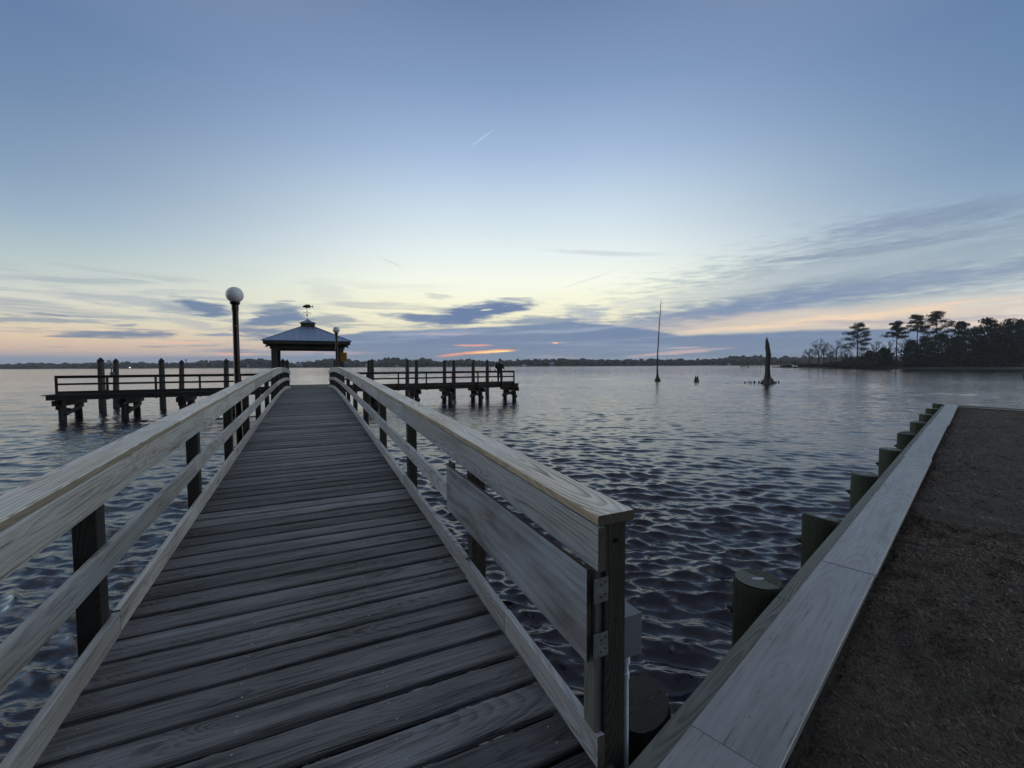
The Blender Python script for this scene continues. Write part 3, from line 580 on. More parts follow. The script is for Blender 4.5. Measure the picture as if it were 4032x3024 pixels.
hh_ = gg.m('ADD', gg.m('MULTIPLY', b1, gg.mr(dist, 9., 60., .007, .006)), gg.m('MULTIPLY', b2, gg.m('MULTIPLY', gg.mr(dist, 7., 30., .0, .042), gg.mr(dist, 50., 200., 1., .6))))
bp = gg.n('ShaderNodeBump'); bp.inputs['Strength'].default_value = 1.; bp.inputs['Distance'].default_value = 1.
gg.put(bp.inputs['Height'], hh_); gg.lk(bp.outputs[0], bs.inputs['Normal'])
bs.inputs['Base Color'].default_value = (.006, .007, .014, 1)
gg.put(bs.inputs['Roughness'], gg.m('ADD', gg.m('ADD', gg.mr(dist, 9., 60., .02, .05), gg.mr(dist, 60., 350., 0., .08)), gg.m('MULTIPLY', gg.m('SUBTRACT', b3, .5), gg.mr(dist, 15., 100., 0., .16)), clamp=True))
bs.inputs['IOR'].default_value = 1.47
NR, NT = 1900, 850
r0 = .8 * (2800 / .8) ** (np.arange(NR) / (NR - 1.)); tt = np.radians(np.linspace(-78, 118, NT))
R_, T_ = np.meshgrid(r0, tt, indexing='ij'); xw = (R_ * np.sin(T_)); yw = (R_ * np.cos(T_)); zw = np.zeros_like(xw)
dr = r0 * (math.log(2800 / .8) / NR); dth = r0 * math.radians(196) / NT; cell = np.maximum(dr, dth)[:, None]
wr = np.random.default_rng(3)
NW = 190; xd = np.zeros_like(xw); yd = np.zeros_like(xw)
for i in range(NW):
    lam = (.11 * (.60 / .11) ** wr.random()) if i < 170 else .7 + 1.6 * wr.random(); th = PSI + math.radians(8) + wr.normal(0, .40); kx, ky = math.sin(th), math.cos(th)
    amp = .0046 * lam ** .9 * (.5 + wr.random()) * (1.0 if lam < .65 else .8)
    fade = np.clip((lam / dr[:, None] - 2.2) / 3., 0, 1); ph = wr.random() * 6.283; kk = 6.283 / lam
    s_ = kk * (xw * kx + yw * ky) + ph + .8 * np.sin(.37 * (xw * ky - yw * kx) + i)
    zw += amp * fade * np.sin(s_); c_s = .75 * amp * fade * np.cos(s_); xd += kx * c_s; yd += ky * c_s
pat = .75 + .35 * np.sin(xw * .21 + 1.3 * np.sin(yw * .13)) * np.sin(yw * .17 + .6); pat = pat * np.interp(r0, [4, 9, 30], [1.15, 1.05, .8])[:, None]; zw *= pat; xw = xw + xd * pat; yw = yw + yd * pat
vs = np.stack([xw, yw, zw], -1).reshape(-1, 3)
ii = (np.arange(NR - 1)[:, None] * NT + np.arange(NT - 1)[None, :]).ravel()
fs = np.stack([ii, ii + NT, ii + NT + 1, ii + 1], 1)
me = fast_mesh('water', vs, fs[:, ::-1], M_water); me.polygons.foreach_set('use_smooth', np.ones(len(me.polygons), bool))
tag(link('water', me), None, None, None, 'structure')

# ------------------------------------------------------------------ the T-shaped pier
ZP = EYE - 1.38; Y0P = 29.18
pier = thing('fishing_pier', 'dark timber fishing pier on braced piles running across the end of the footbridge', 'pier', (1.2, 30, 0))
random.seed(23)
mb = MB(); x = -12.05
while x < 14.2:
    mb.sweep([(x + .07, Y0P - .12, ZP - .019), (x + .07, 31.25, ZP - .019)], (1, 0, 0), .14, .038, ch=.003); x += .15
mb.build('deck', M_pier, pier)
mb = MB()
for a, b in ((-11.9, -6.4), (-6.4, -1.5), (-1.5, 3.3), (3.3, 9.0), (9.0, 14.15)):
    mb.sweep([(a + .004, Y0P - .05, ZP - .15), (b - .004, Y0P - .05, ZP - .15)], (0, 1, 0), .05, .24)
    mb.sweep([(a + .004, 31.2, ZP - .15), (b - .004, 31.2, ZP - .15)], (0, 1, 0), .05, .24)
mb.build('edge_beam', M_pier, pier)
BX = [-11.4, -8.92, -6.42, -4.0, -1.5, 1.2, 3.9, 6.56, 8.93, 11.19, 13.9]
for k, bx_ in enumerate(BX):
    for yy in (29.35, 31.0):
        mb = MB(); r = .15; lean = random.uniform(-.04, .04)
        mb.tube([(bx_ + lean, yy, -1.2), (bx_ + lean * .5, yy, .3), (bx_, yy, ZP - .55)], [r * 1.08, r * 1.05, r], 14, jit=.02); mb.build('pile', M_pier, pier, smooth=True)
    for dx_ in (-.19, .19):
        mb = MB(); mb.box((bx_ + dx_ - .04, 28.95, ZP - .56), (bx_ + dx_ + .04, 31.45, ZP - .285)); mb.build('cap_beam', M_pier, pier)
    if k in (0, 1, 2, 7, 8, 9, 10):
        for s_, q_ in ((.17, 0), (-.17, 1)):
            mb = MB(); a, b = (29.2, 31.15) if q_ else (31.15, 29.2)
            mb.beam((bx_ + s_, a, ZP - .65), (bx_ + s_, b, .28), .05, .2, side=(1, 0, 0)); mb.build('brace', M_pier, pier)
RP = [-11.46, -9.51, -7.51, -5.56, -3.63, -1.55, 1.5, 3.31, 5.29, 7.16, 9.01, 10.9, 12.78, 13.76]
for xp in RP:
    mb = MB(); mb.box((xp - .045, Y0P - .165, ZP - .3), (xp + .045, Y0P - .078, ZP + .935)); mb.build('rail_post', M_pier, pier)
for a, b in ((-11.5, -1.5), (1.45, 13.81)):
    for nm, dz, wd_, hg_ in (('top_rail', .945, .14, .04), ('side_rail', .875, .04, .10), ('middle_rail', .53, .04, .10), ('kerb', .095, .05, .17)):
        mb = MB(); n_ = max(1, int((b - a) / 4.9))
        for q in range(n_): mb.sweep([(a + (b - a) * q / n_ + .002, Y0P - .10 + (.04 if nm != 'top_rail' else 0), ZP + dz), (a + (b - a) * (q + 1) / n_ - .002, Y0P - .10 + (.04 if nm != 'top_rail' else 0), ZP + dz + random.uniform(-.006, .006))], (0, 1, 0), wd_, hg_)
        mb.build(nm, M_pier, pier)

# mooring piles with pointed caps
M_pilecap = plain("black_pile_cap", (.012, .012, .013), .5, 0, .2)
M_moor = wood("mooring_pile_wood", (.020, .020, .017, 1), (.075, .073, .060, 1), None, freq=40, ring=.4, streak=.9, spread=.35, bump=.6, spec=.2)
MP = [(404, 34.2, 1407, 395), (458, 37.0, 1411, 456), (642, 33.9, 1409, 635), (716, 37.0, 1416, 715), (893, 35.0, 1411, 890), (1115, 35.8, 1411.5, 1114), (1131, 37.5, 1415, 1130), (1319, 36.8, 1413, 1319),
      (1453.5, 37.6, 1416, 1453), (1466, 35.6, 1412, 1465), (1604, 35.0, 1412, 1604), (1640, 36.6, 1414, 1640), (1751, 36.6, 1416, 1750), (1788, 35.0, 1414.5, 1787), (1864, 36.7, 1416, 1863), (1919, 34.8, 1415, 1919)]
ML = ['thick leftmost mooring pile with a pointed black cap, leaning slightly left', 'mooring pile with a small metal box on its left side, second from the left', 'pointed-cap mooring pile third from the left, leaning slightly left', 'pointed-cap mooring pile fourth from the left, upright',
      'leaning pointed-cap mooring pile just left of the tall globe lamp', 'left one of the two piles seen through the gazebo', 'right one of the two piles seen through the gazebo, a little lower', 'mooring pile beside the right gazebo post, mostly behind the lamp pole',
      'left half of the touching pair of piles right of the gazebo', 'taller pile of the touching pair right of the gazebo', 'first separate mooring pile right of the touching pair', 'second separate mooring pile right of the touching pair', 'middle mooring pile of the right pier arm, left of its close twin',
      'middle mooring pile of the right pier arm, right of its close twin', 'second mooring pile left of the angler', 'mooring pile nearest the angler, with a rod holder beside it']
def xat(px, Y, py=1440):
    r, _, _ = ray(px, py); k = Y / r.y; return r * k
for (pb, Yp, yt, pt), lb in zip(MP, ML):
    b = xat(pb, Yp, 1600); t = xat(pt, Yp, yt); zt = EYE + t.z; bx_ = xat((pb + pt) / 2, Yp).x
    tp = thing('mooring_pile', lb, 'mooring pile', (b.x, Yp, 0), 'pointed mooring piles behind the pier')
    r = .155 if pb > 404 else .17
    mb = MB(); P_ = lambda z: (b.x + (t.x - b.x) * min(1, z / zt), Yp, z)
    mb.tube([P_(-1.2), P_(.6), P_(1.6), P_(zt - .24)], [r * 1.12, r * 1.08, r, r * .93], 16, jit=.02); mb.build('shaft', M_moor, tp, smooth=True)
    mb = MB(); mb.tube([P_(zt - .26), P_(zt - .19), P_(zt - .185), P_(zt)], [r * .96, r * 1.03, r * 1.03, .012], 16); mb.build('cap', M_pilecap, tp)
bb = xat(444, 36.9); jb = thing('junction_box', 'small metal box and bracket on the second mooring pile from the left', 'junction box', (bb.x, 36.9, 2.2))
mb = MB(); mb.box((bb.x - .12, 36.78, 2.05), (bb.x + .12, 36.98, 2.32), mi=0); mb.build('box_body', M_galv, jb)
mb = MB(); mb.tube([(bb.x - .07, 36.9, 2.32), (bb.x - .07, 36.9, 2.62)], .03, 8); mb.build('bracket', M_black, jb)

# ------------------------------------------------------------------ gazebo
M_roof, gg, bs, out = mat("blue_grey_metal_roof")
oc = gg.n('ShaderNodeTexCoord').outputs['Object']; sx, sy, sz = gg.sep(oc)
n1 = gg.noise(gg.vm('MULTIPLY', oc, (6., 6., .8)), 1.4, 4., .6)
stn = gg.m('MULTIPLY', gg.mr(gg.noise(gg.vm('MULTIPLY', oc, (5., 5., .5)), 1.6, 3., .6), .45, .65, 0., 1., True), gg.mr(sz, -.15, .75, 0., 1.))
cc = gg.mix(gg.mr(n1, .3, .7), (.17, .24, .36, 1), (.26, .34, .46, 1)); cc = gg.mix(stn, cc, (.05, .06, .05, 1))
gg.put(bs.inputs['Base Color'], cc); bs.inputs['Roughness'].default_value = .42; bs.inputs['Metallic'].default_value = .35
gz0 = (-.06, 33.15, EYE + 2.0); CXg, CYg = -.06, 33.15
gzb = thing('gazebo', 'open square gazebo with blue-grey metal hip roof and small cupola', 'gazebo', gz0)
mb = MB(); x = -2.5
while x < 2.4: mb.sweep([(CXg + x + .07, 31.28, ZP - .019), (CXg + x + .07, 35.6, ZP - .019)], (1, 0, 0), .14, .038); x += .15
mb.build('floor', M_pier, gzb)
mb = MB()
for yy in (31.4, 33.4, 35.4): mb.box((CXg - 2.4, yy - .05, ZP - .3), (CXg + 2.4, yy + .05, ZP - .045))
mb.build('floor_beam', M_pier, gzb)
for xx in (-2.1, 2.1):
    for yy in (31.6, 35.2): mb = MB(); mb.tube([(CXg + xx, yy, -1.2), (CXg + xx, yy, ZP - .3)], .16, 14); mb.build('pile', M_pier, gzb)
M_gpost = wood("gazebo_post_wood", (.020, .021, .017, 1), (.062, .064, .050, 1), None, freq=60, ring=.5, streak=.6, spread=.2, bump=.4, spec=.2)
for sx_ in (-1, 1):
    for yy in (31.2, 35.1):
        mb = MB(); mb.box((CXg + sx_ * 1.98 - .15, yy - .15, ZP), (CXg + sx_ * 1.98 + .15, yy + .15, EYE + 1.12)); mb.build('post', M_gpost, gzb)
for yy in (31.2, 35.1): mb = MB(); mb.box((CXg - 2.2, yy - .12, EYE + 1.10), (CXg + 2.2, yy + .12, EYE + 1.42)); mb.build('beam', M_gpost, gzb)
for xx in (-1.98, 1.98): mb = MB(); mb.box((CXg + xx - .11, 31.32, EYE + 1.13), (CXg + xx + .11, 34.98, EYE + 1.40)); mb.build('beam', M_gpost, gzb)
H_ = 2.55; ze = EYE + 1.62
def ring(h, z): return [(CXg - h, CYg - h, z), (CXg + h, CYg - h, z), (CXg + h, CYg + h, z), (CXg - h, CYg + h, z)]
mb = MB(); lo, hi = ring(H_ + .06, ze), ring(.42, EYE + 2.68); uvq = [(0, 0), (1, 0), (1, 1), (0, 1)]
lo2, hi2 = ring(H_ + .03, ze - .035), ring(.38, EYE + 2.62)
for k in range(4):
    q = (k + 1) % 4; mb.face([lo[k], lo[q], hi[q], hi[k]], uvq); mb.face([lo2[q], lo2[k], hi2[k], hi2[q]], uvq); mb.face([lo2[k], lo2[q], lo[q], lo[k]], uvq)
mb.face(hi, uvq)
roof = mb.build('roof', M_roof, gzb)
mb = MB()
for k in range(4):
    a, b = Vector(lo[k]), Vector(lo[(k + 1) % 4]); ha, hb = Vector(hi[k]), Vector(hi[(k + 1) % 4])
    nrm = (b - a).cross(ha - a).normalized(); nrm = nrm if nrm.z > 0 else -nrm; ed_ = (b - a).normalized(); Lw = (b - a).length
    mid = (a + b) / 2; mt = (ha + hb) / 2; up_ = (mt - mid); hw = (hb - ha).length / 2
    for m in range(-6, 7):
        off = m * .41; f_ = 1. if abs(off) <= hw else (Lw / 2 - abs(off)) / (Lw / 2 - hw)
        if f_ > .04: mb.beam(mid + ed_ * off + nrm * .012, mid + ed_ * off + up_ * f_ * .985 + nrm * .012, .035, .03, side=ed_)
    mb.beam(a + Vector((0, 0, .015)), ha + Vector((0, 0, .015)), .09, .035)
rb = mb.build('seam', M_roof, roof); rb.data.transform(Matrix.Translation(-gzb.location))
mb = MB()
for k in range(4):
    a, b = Vector(ring(H_ - .03, ze - .125)[k]), Vector(ring(H_ - .03, ze - .125)[(k + 1) % 4]); mb.beam(a, b, .04, .17)
mb.build('fascia', M_gpost, gzb)
mb = MB(); so_, si_ = ring(H_ - .05, ze - .20), ring(2.1, ze - .36)
for k in range(4): q = (k + 1) % 4; mb.face([so_[q], so_[k], si_[k], si_[q]], uvq)
mb.face(ring(2.1, ze - .36)[::-1], uvq); mb.build('soffit', M_pier, gzb)
mb = MB(); cb = .44
mb.box((CXg - cb, CYg - cb, EYE + 2.58), (CXg + cb, CYg + cb, EYE + 2.945), ch=.004)
for s_ in (-1, 1):
    for q in range(4): mb.box((CXg - cb + .08, CYg + s_ * (cb + .008) - .008, EYE + 2.70 + q * .055), (CXg + cb - .08, CYg + s_ * (cb + .008) + .008, EYE + 2.73 + q * .055), ch=.002)
cup = mb.build('cupola', plain("cupola_green_wood", (.055, .062, .045), .75, 0, .3), gzb)
mb = MB(); lo, hi = ring(.50, EYE + 2.95), ring(.03, EYE + 3.21)
for k in range(4): q = (k + 1) % 4; mb.face([lo[k], lo[q], hi[q], hi[k]], uvq)
mb.face(lo[::-1], uvq); mb.face(hi, uvq); cr_ = mb.build('roof', M_roof, cup); cr_.data.transform(Matrix.Translation(-gzb.location))
for sx_ in (-1, 1):
    fx = CXg + sx_ * 2.28; fl_ = thing('floodlight', ('left' if sx_ < 0 else 'right') + ' small dark floodlight under the gazebo eave corner', 'floodlight', (fx, 31.1, EYE + 1.27), 'floodlights under the gazebo eaves')
    mb = MB(); mb.tube([(fx - sx_ * .16, 31.1, EYE + 1.29), (fx, 31.06, EYE + 1.29)], .02, 8); mb.build('bracket', M_black, fl_)
    mb = MB(); mb.tube([(fx - .01 * sx_, 31.08, EYE + 1.29), (fx + .13 * sx_, 30.98, EYE + 1.25)], [.035, .06], 12); mb.build('head', M_black, fl_)
# weathervane
VX = CXg - .03; VY = CYg; zv = EYE + 3.14
wv = thing('weathervane', 'fish weathervane with compass arms on top of the gazebo cupola', 'weathervane', (VX, VY, zv))
mb = MB(); mb.tube([(VX, VY, zv), (VX, VY, EYE + 4.02)], .013, 8)
mb.tube([(VX + .085 * math.cos(a_), VY, zv + .02 + .11 * math.sin(a_)) for a_ in np.linspace(-.3, 3.44, 12)], .014, 6)
mb.build('rod', M_galv, wv)
mb = MB()
for zc_, r_ in ((EYE + 3.53, .062), (EYE + 3.745, .038)): mb.tube([(VX, VY, zc_ + r_ * math.sin(a_)) for a_ in np.linspace(-1.5, 1.5, 9)], [max(.004, r_ * math.cos(a_)) for a_ in np.linspace(-1.5, 1.5, 9)], 12)
mb.build('ball', plain("copper_ball", (.09, .03, .02), .35, .6), wv, smooth=True)
mb = MB(); za = EYE + 3.665
for k, a_ in enumerate((.5, .5 + math.pi / 2, .5 + math.pi, .5 + 1.5 * math.pi)):
    d_ = Vector((math.cos(a_), math.sin(a_), 0)); p_ = Vector((VX, VY, za)); mb.beam(p_, p_ + d_ * .2, .016, .016)
    e_ = p_ + d_ * .235; h2 = .05
    L_ = [[(-1, -1, -1, 1), (-1, 1, 1, -1), (1, -1, 1, 1)], [(-1, -1, -1, 1), (-1, 1, 1, 1), (-1, 0, .6, 0), (-1, -1, 1, -1)], [(1, 1, -1, 1), (-1, 1, -1, 0), (-1, 0, 1, 0), (1, 0, 1, -1), (1, -1, -1, -1)], [(-1, 1, -.6, -1), (-.6, -1, 0, 0), (0, 0, .6, -1), (.6, -1, 1, 1)]][k]
    for x1, z1, x2, z2 in L_: mb.beam(e_ + d_ * x1 * .035 + Vector((0, 0, z1 * h2)), e_ + d_ * x2 * .035 + Vector((0, 0, z2 * h2)), .014, .016)
mb.build('compass_arms', M_galv, wv)
prof = [(-.36, -.01), (-.33, .035), (-.27, .07), (-.20, .10), (-.14, .115), (-.12, .15), (-.08, .165), (-.055, .125), (-.01, .12), (.02, .155), (.07, .15), (.12, .13), (.15, .075), (.17, .035), (.23, .015), (.27, .04), (.34, .09), (.315, .005), (.345, -.085), (.27, -.035), (.22, -.022),
        (.17, -.03), (.15, -.06), (.12, -.10), (.07, -.115), (.06, -.075), (-.02, -.085), (-.06, -.135), (-.10, -.12), (-.12, -.085), (-.22, -.075), (-.29, -.05), (-.335, -.045), (-.31, -.02)]
mb = MB(); fd = Vector((math.cos(-.25), math.sin(-.25), 0)); fn = Vector((-fd.y, fd.x, 0)); zf = EYE + 4.10; cxf = VX + .06
fr_ = [Vector((cxf, VY, zf)) + fd * a + Vector((0, 0, b)) - fn * .014 for a, b in prof]; bk_ = [p + fn * .028 for p in fr_]
n_ = len(prof); mb.face(fr_, [(0, 0)] * n_); mb.face(bk_[::-1], [(0, 0)] * n_)
for k in range(n_): q = (k + 1) % n_; mb.face([fr_[q], fr_[k], bk_[k], bk_[q]], [(0, 0)] * 4)
mb.build('fish', plain("dark_bronze", (.035, .024, .014), .5, .5, .4, 9), wv)

# yellow sign on the right gazebo post
sg = xat(1348, 31.0, 1405); sgx, sgz = CXg + 1.98 + .16, EYE + sg.z
sgn_ = thing('warning_sign', 'small yellow warning sign with a black ring symbol on the right gazebo post', 'sign', (sgx, 31.0, sgz))
M_yel = plain("yellow_sign_paint", (.42, .22, .012), .5, 0, .12)
mb = MB(); mb.box((sgx - .19, 31.015, sgz - .29), (sgx + .19, 31.035, sgz + .29), ch=.006); mb.build('panel', M_yel, sgn_)
mb = MB(); yy = 31.008
mb.tube([(sgx + .115 * math.cos(a_), yy, sgz + .10 + .115 * math.sin(a_)) for a_ in np.linspace(0, 6.283, 25)], .011, 6, capA=False, capB=False)
mb.beam((sgx - .08, yy, sgz + .18), (sgx + .08, yy, sgz + .02), .02, .012); mb.beam((sgx - .03, yy, sgz + .05), (sgx + .02, yy, sgz + .15), .03, .012)
for k, (a, b) in enumerate(((-.12, -.02), (.01, .13), (-.13, .04), (.06, .12), (-.10, .10))): mb.beam((sgx + a, yy, sgz - .09 - (k // 2) * .065), (sgx + b, yy, sgz - .09 - (k // 2) * .065), .012, .03)
mb.build('symbol', M_black, sgn_)

# ------------------------------------------------------------------ globe lamps
M_globe, gg, bs, out = mat("white_acrylic_globe"); oc = gg.n('ShaderNodeTexCoord').outputs['Object']
gg.put(bs.inputs['Base Color'], gg.mix(gg.mr(gg.noise(oc, 14., 5., .6), .35, .7), (.60, .60, .60, 1), (.72, .72, .73, 1))); bs.inputs['Roughness'].default_value = .38
bs.inputs['Subsurface Weight'].default_value = .25; bs.inputs['Subsurface Radius'].default_value = (.1, .1, .1)
def lamp(x, y, zg, r, zbase, label, rp):
    t_ = thing('globe_lamp', label, 'lamp', (x, y, zbase), 'globe lamps on the footbridge')
    mb = MB(); zt = zg - r * .92
    mb.tube([(x, y, zbase), (x, y, zbase + 1.5), (x, y, zt - .16)], [rp * 1.0, rp, rp * .96], 20); mb.tube([(x, y, zt - .17), (x, y, zt - .02)], rp * 1.12, 20); mb.build('pole', M_black, t_, smooth=True)
    mb = MB(); mb.tube([(x, y, zt - .05), (x, y, zt - .02), (x, y, zt + .012)], [rp * 1.25, rp * 1.62, rp * 1.5], 20); mb.build('collar', M_black, t_, smooth=True)
    an = np.linspace(-1.53, 1.53, 25); mb = MB(); mb.tube([(x, y, zg + r * math.sin(a_)) for a_ in an], [r * math.cos(a_) for a_ in an], 36); mb.build('globe', M_globe, t_, smooth=True)
    return t_
gl = xat(924, 10.05, 1161); lp = lamp(gl.x, gl.y, EYE + gl.z, .155, .2, 'tall black lamp post with white globe outside the left railing, the nearer one', .056)
mb = MB(); q = xat(931, 10.0, 1283); mb.tube([(gl.x + .012, 10.05 - .062, EYE + q.z), (gl.x + .012, 10.05 - .050, EYE + q.z)], .012, 8); mb.build('screw', M_nail, lp)
mb = MB(); mb.box((gl.x - .02, 9.95, zd(10) + .2), (LX - .15, 10.05, zd(10) + .26)); mb.build('bracket', M_black, lp)
g2 = xat(1324, 21.8, 1299); lamp(g2.x, g2.y, EYE + g2.z, .155, .2, 'farther black lamp post with white globe, outside the right railing before the gazebo', .055)

# ------------------------------------------------------------------ the angler
def skin(name, pts, edges, root, mats, parent, sub=2, cut=None):
    me = bpy.data.meshes.new(name); me.from_pydata([p[:3] for p in pts], edges, []); o = bpy.data.objects.new(name, me); COL.objects.link(o)
    md = o.modifiers.new('skin', 'SKIN'); md.use_smooth_shade = True; md.branch_smoothing = .6
    for i, p in enumerate(pts): r = p[3]; o.data.skin_vertices[0].data[i].radius = (r, p[4] if len(p) > 4 else r)
    o.data.skin_vertices[0].data[root].use_root = True
    sb = o.modifiers.new('sub', 'SUBSURF'); sb.levels = sub; sb.render_levels = sub
    dg = bpy.context.evaluated_depsgraph_get(); m2 = bpy.data.meshes.new_from_object(o.evaluated_get(dg)); m2.name = name
    bpy.data.objects.remove(o); m2.materials.clear(); m2.materials.append(mats)
    m2.transform(Matrix.Rotation(HEAD, 4, 'Z')); o2 = bpy.data.objects.new(name, m2); COL.objects.link(o2); o2.parent = parent; return o2
HEAD = math.radians(-22)
mp = xat(1967, 29.95); man = thing('person', 'person in dark green jacket fishing at the right end of the pier', 'person', (mp.x, 29.95, ZP))
M_skin = plain("skin", (.30, .17, .12), .6, 0, .1); M_jack = plain("dark_green_jacket", (.018, .024, .018), .85, 0, .3, 5, bump=.3, bs_scale=9); M_jean = plain("dark_jeans", (.022, .026, .038), .85, 0, .3, 7); M_hair = plain("dark_cap", (.014, .013, .013), .8); M_shoe = plain("dark_shoes", (.02, .016, .014), .6)
# local frame: +y is where he faces (away), x to his right
def arm(s, sho, elb, wri, hand_dir):
    return sho, elb, wri
S = []; Ed = []
def add(p, to=None):
    S.append(p)
    if to is not None: Ed.append((to, len(S) - 1))
    return len(S) - 1
pel = add((0, 0, .96, .12, .08)); ab = add((0, .01, 1.12, .11, .07), pel); ch_ = add((0, .02, 1.34, .12, .075), ab); nk0 = add((0, .01, 1.52, .065), ch_); nk = add((.01, .02, 1.58, .055), nk0)
hd1 = add((.02, .04, 1.655, .078, .092), nk); hd2 = add((.025, .045, 1.74, .083, .100), hd1); hd3 = add((.025, .03, 1.815, .055, .066), hd2)
nose = add((.055, .145, 1.70, .012), hd2); earr = add((.105, .03, 1.70, .014), hd2); earl = add((-.06, .05, 1.70, .014), hd2)
def limb_arm(sx, elb, wri, fd_):
    sh = add((sx * .18, .01, 1.43, .05), ch_); el = add((*elb, .046), sh); fo = add(tuple((Vector(elb) * .5 + Vector(wri) * .5)) + (.040,), el); wr_ = add((*wri, .027), fo)
    pm = Vector(wri) + Vector(fd_) * .055; pa = add((*pm, .036, .022), wr_)
    up_ = Vector(fd_).cross(Vector((sx, 0, 0))).normalized()
    for k, (o_, l_) in enumerate(((-.03, .062), (-.01, .072), (.01, .068), (.03, .052))):
        b0 = pm + Vector((o_, 0, 0)) + Vector(fd_) * .04; f1 = add((*b0, .0095), pa); b1 = b0 + Vector(fd_) * l_ * .5 - up_ * .01; f2 = add((*b1, .009), f1); b2 = b1 + Vector(fd_) * l_ * .2 - up_ * l_ * .45; add((*b2, .008), f2)
    t0 = pm + Vector((-sx * .04, 0, .005)); a1 = add((*t0, .011), pa); add((*(t0 + Vector((-sx * .012, 0, -.03)) + Vector(fd_) * .03), .009), a1)
    return sh, el, wr_
shr, elr, wrr = limb_arm(1, (.27, -.03, 1.22), (.33, .20, 1.10), Vector((.25, .9, .1)).normalized())
shl, ell, wrl = limb_arm(-1, (-.27, -.04, 1.21), (-.14, .20, 1.08), Vector((.75, .6, .1)).normalized())
for s in (1, -1):
    hp_ = add((s * .10, 0, .88, .095), pel); kn_ = add((s * .105, .02 + .02 * s, .50, .062), hp_); cf = add((s * .11, -.02, .30, .056), kn_); an_ = add((s * .115, -.03, .09, .038), cf); fo_ = add((s * .12, .03, .045, .042, .03), an_); add((s * .135, .13, .035, .036, .024), fo_)
body = skin('body', S, Ed, pel, M_skin, man)
def wearable(name, rings, tubes, m_):
    mb = MB(); n = 20
    for q in range(len(rings) - 1):
        a, b = rings[q], rings[q + 1]
        for k in range(n):
            t0, t1 = 6.28319 * k / n, 6.28319 * (k + 1) / n
            P_ = lambda r_, t_: (r_[0] + r_[3] * math.cos(t_), r_[1] + r_[4] * math.sin(t_), r_[2])
            mb.face([P_(a, t0), P_(a, t1), P_(b, t1), P_(b, t0)], [(0, 0)] * 4)
    for tp_, rr_ in tubes: mb.tube(tp_, rr_, 12)
    me = mb.build(name, m_, None, smooth=True); me.data.transform(Matrix.Rotation(HEAD, 4, 'Z')); me.parent = man; return me
wearable('jacket', [(0, 0, .83, .02, .02), (0, 0, .83, .195, .145), (0, 0, .90, .215, .16), (0, 0, 1.02, .205, .155), (0, .01, 1.2, .222, .16), (0, .01, 1.34, .24, .165), (0, 0, 1.42, .225, .15), (0, 0, 1.475, .15, .12), (0, .005, 1.52, .085, .085), (0, .01, 1.56, .075, .08), (0, .01, 1.56, .03, .03)],
         [([(.17, .0, 1.43), (.235, -.01, 1.38), (.262, -.025, 1.29), (.272, -.03, 1.21), (.295, .06, 1.165), (.32, .165, 1.12)], [.085, .088, .075, .066, .058, .045]),
          ([(-.17, .0, 1.43), (-.235, -.01, 1.38), (-.262, -.03, 1.29), (-.272, -.035, 1.20), (-.215, .07, 1.15), (-.15, .17, 1.10)], [.085, .088, .075, .066, .058, .045])], M_jack)
T = [(0, 0, .98, .16, .125)]; TE = []
for s in (1, -1):
    b_ = len(T); T += [(s * .095, 0, .86, .108), (s * .105, .02, .50, .088), (s * .11, -.015, .28, .078), (s * .115, -.025, .10, .070)]; TE += [(0, b_), (b_, b_ + 1), (b_ + 1, b_ + 2), (b_ + 2, b_ + 3)]
skin('jeans', T, TE, 0, M_jean, man)
wearable('cap', [(.022, .035, 1.725, .088, .103), (.022, .035, 1.77, .092, .108), (.022, .033, 1.815, .084, .098), (.022, .03, 1.85, .058, .068), (.022, .03, 1.866, .004, .004)], [([(.03, .12, 1.762), (.035, .17, 1.758), (.038, .21, 1.750)], [.05, .045, .02])], M_hair)
for s in (1, -1): skin('shoe', [(s * .115, -.045, .05, .052, .045), (s * .122, .05, .042, .05, .04), (s * .14, .16, .035, .045, .03)], [(0, 1), (1, 2)], 0, M_shoe, man)
def wpt(p): v = Matrix.Rotation(HEAD, 4, 'Z') @ Vector(p); return v + man.location
hr = wpt((.35, .27, 1.12)); fr0 = hr
rodt = thing('fishing_rod', 'thin fishing rod with a spinning reel held by the angler', 'fishing rod', tuple(hr))
dr_ = (wpt((1.5, 1.6, 1.45)) - hr).normalized()
mb = MB(); mb.tube([hr - dr_ * .28, hr + dr_ * .12], [.014, .011], 8); mb.build('grip', M_black, rodt)
mb = MB(); mb.tube([hr + dr_ * .1, hr + dr_ * .8, hr + dr_ * 1.9 + Vector((0, 0, -.04))], [.007, .005, .002], 6); mb.build('blank', M_black, rodt)
mb = MB(); rc = hr + Vector((0, 0, -.085)) + dr_ * .03; mb.tube([rc - dr_ * .03, rc, rc + dr_ * .035], [.03, .038, .026], 10); mb.beam(rc, hr, .012, .018); mb.tube([rc, rc + Vector((.07, -.02, 0))], .008, 6); mb.build('reel', M_black, rodt)
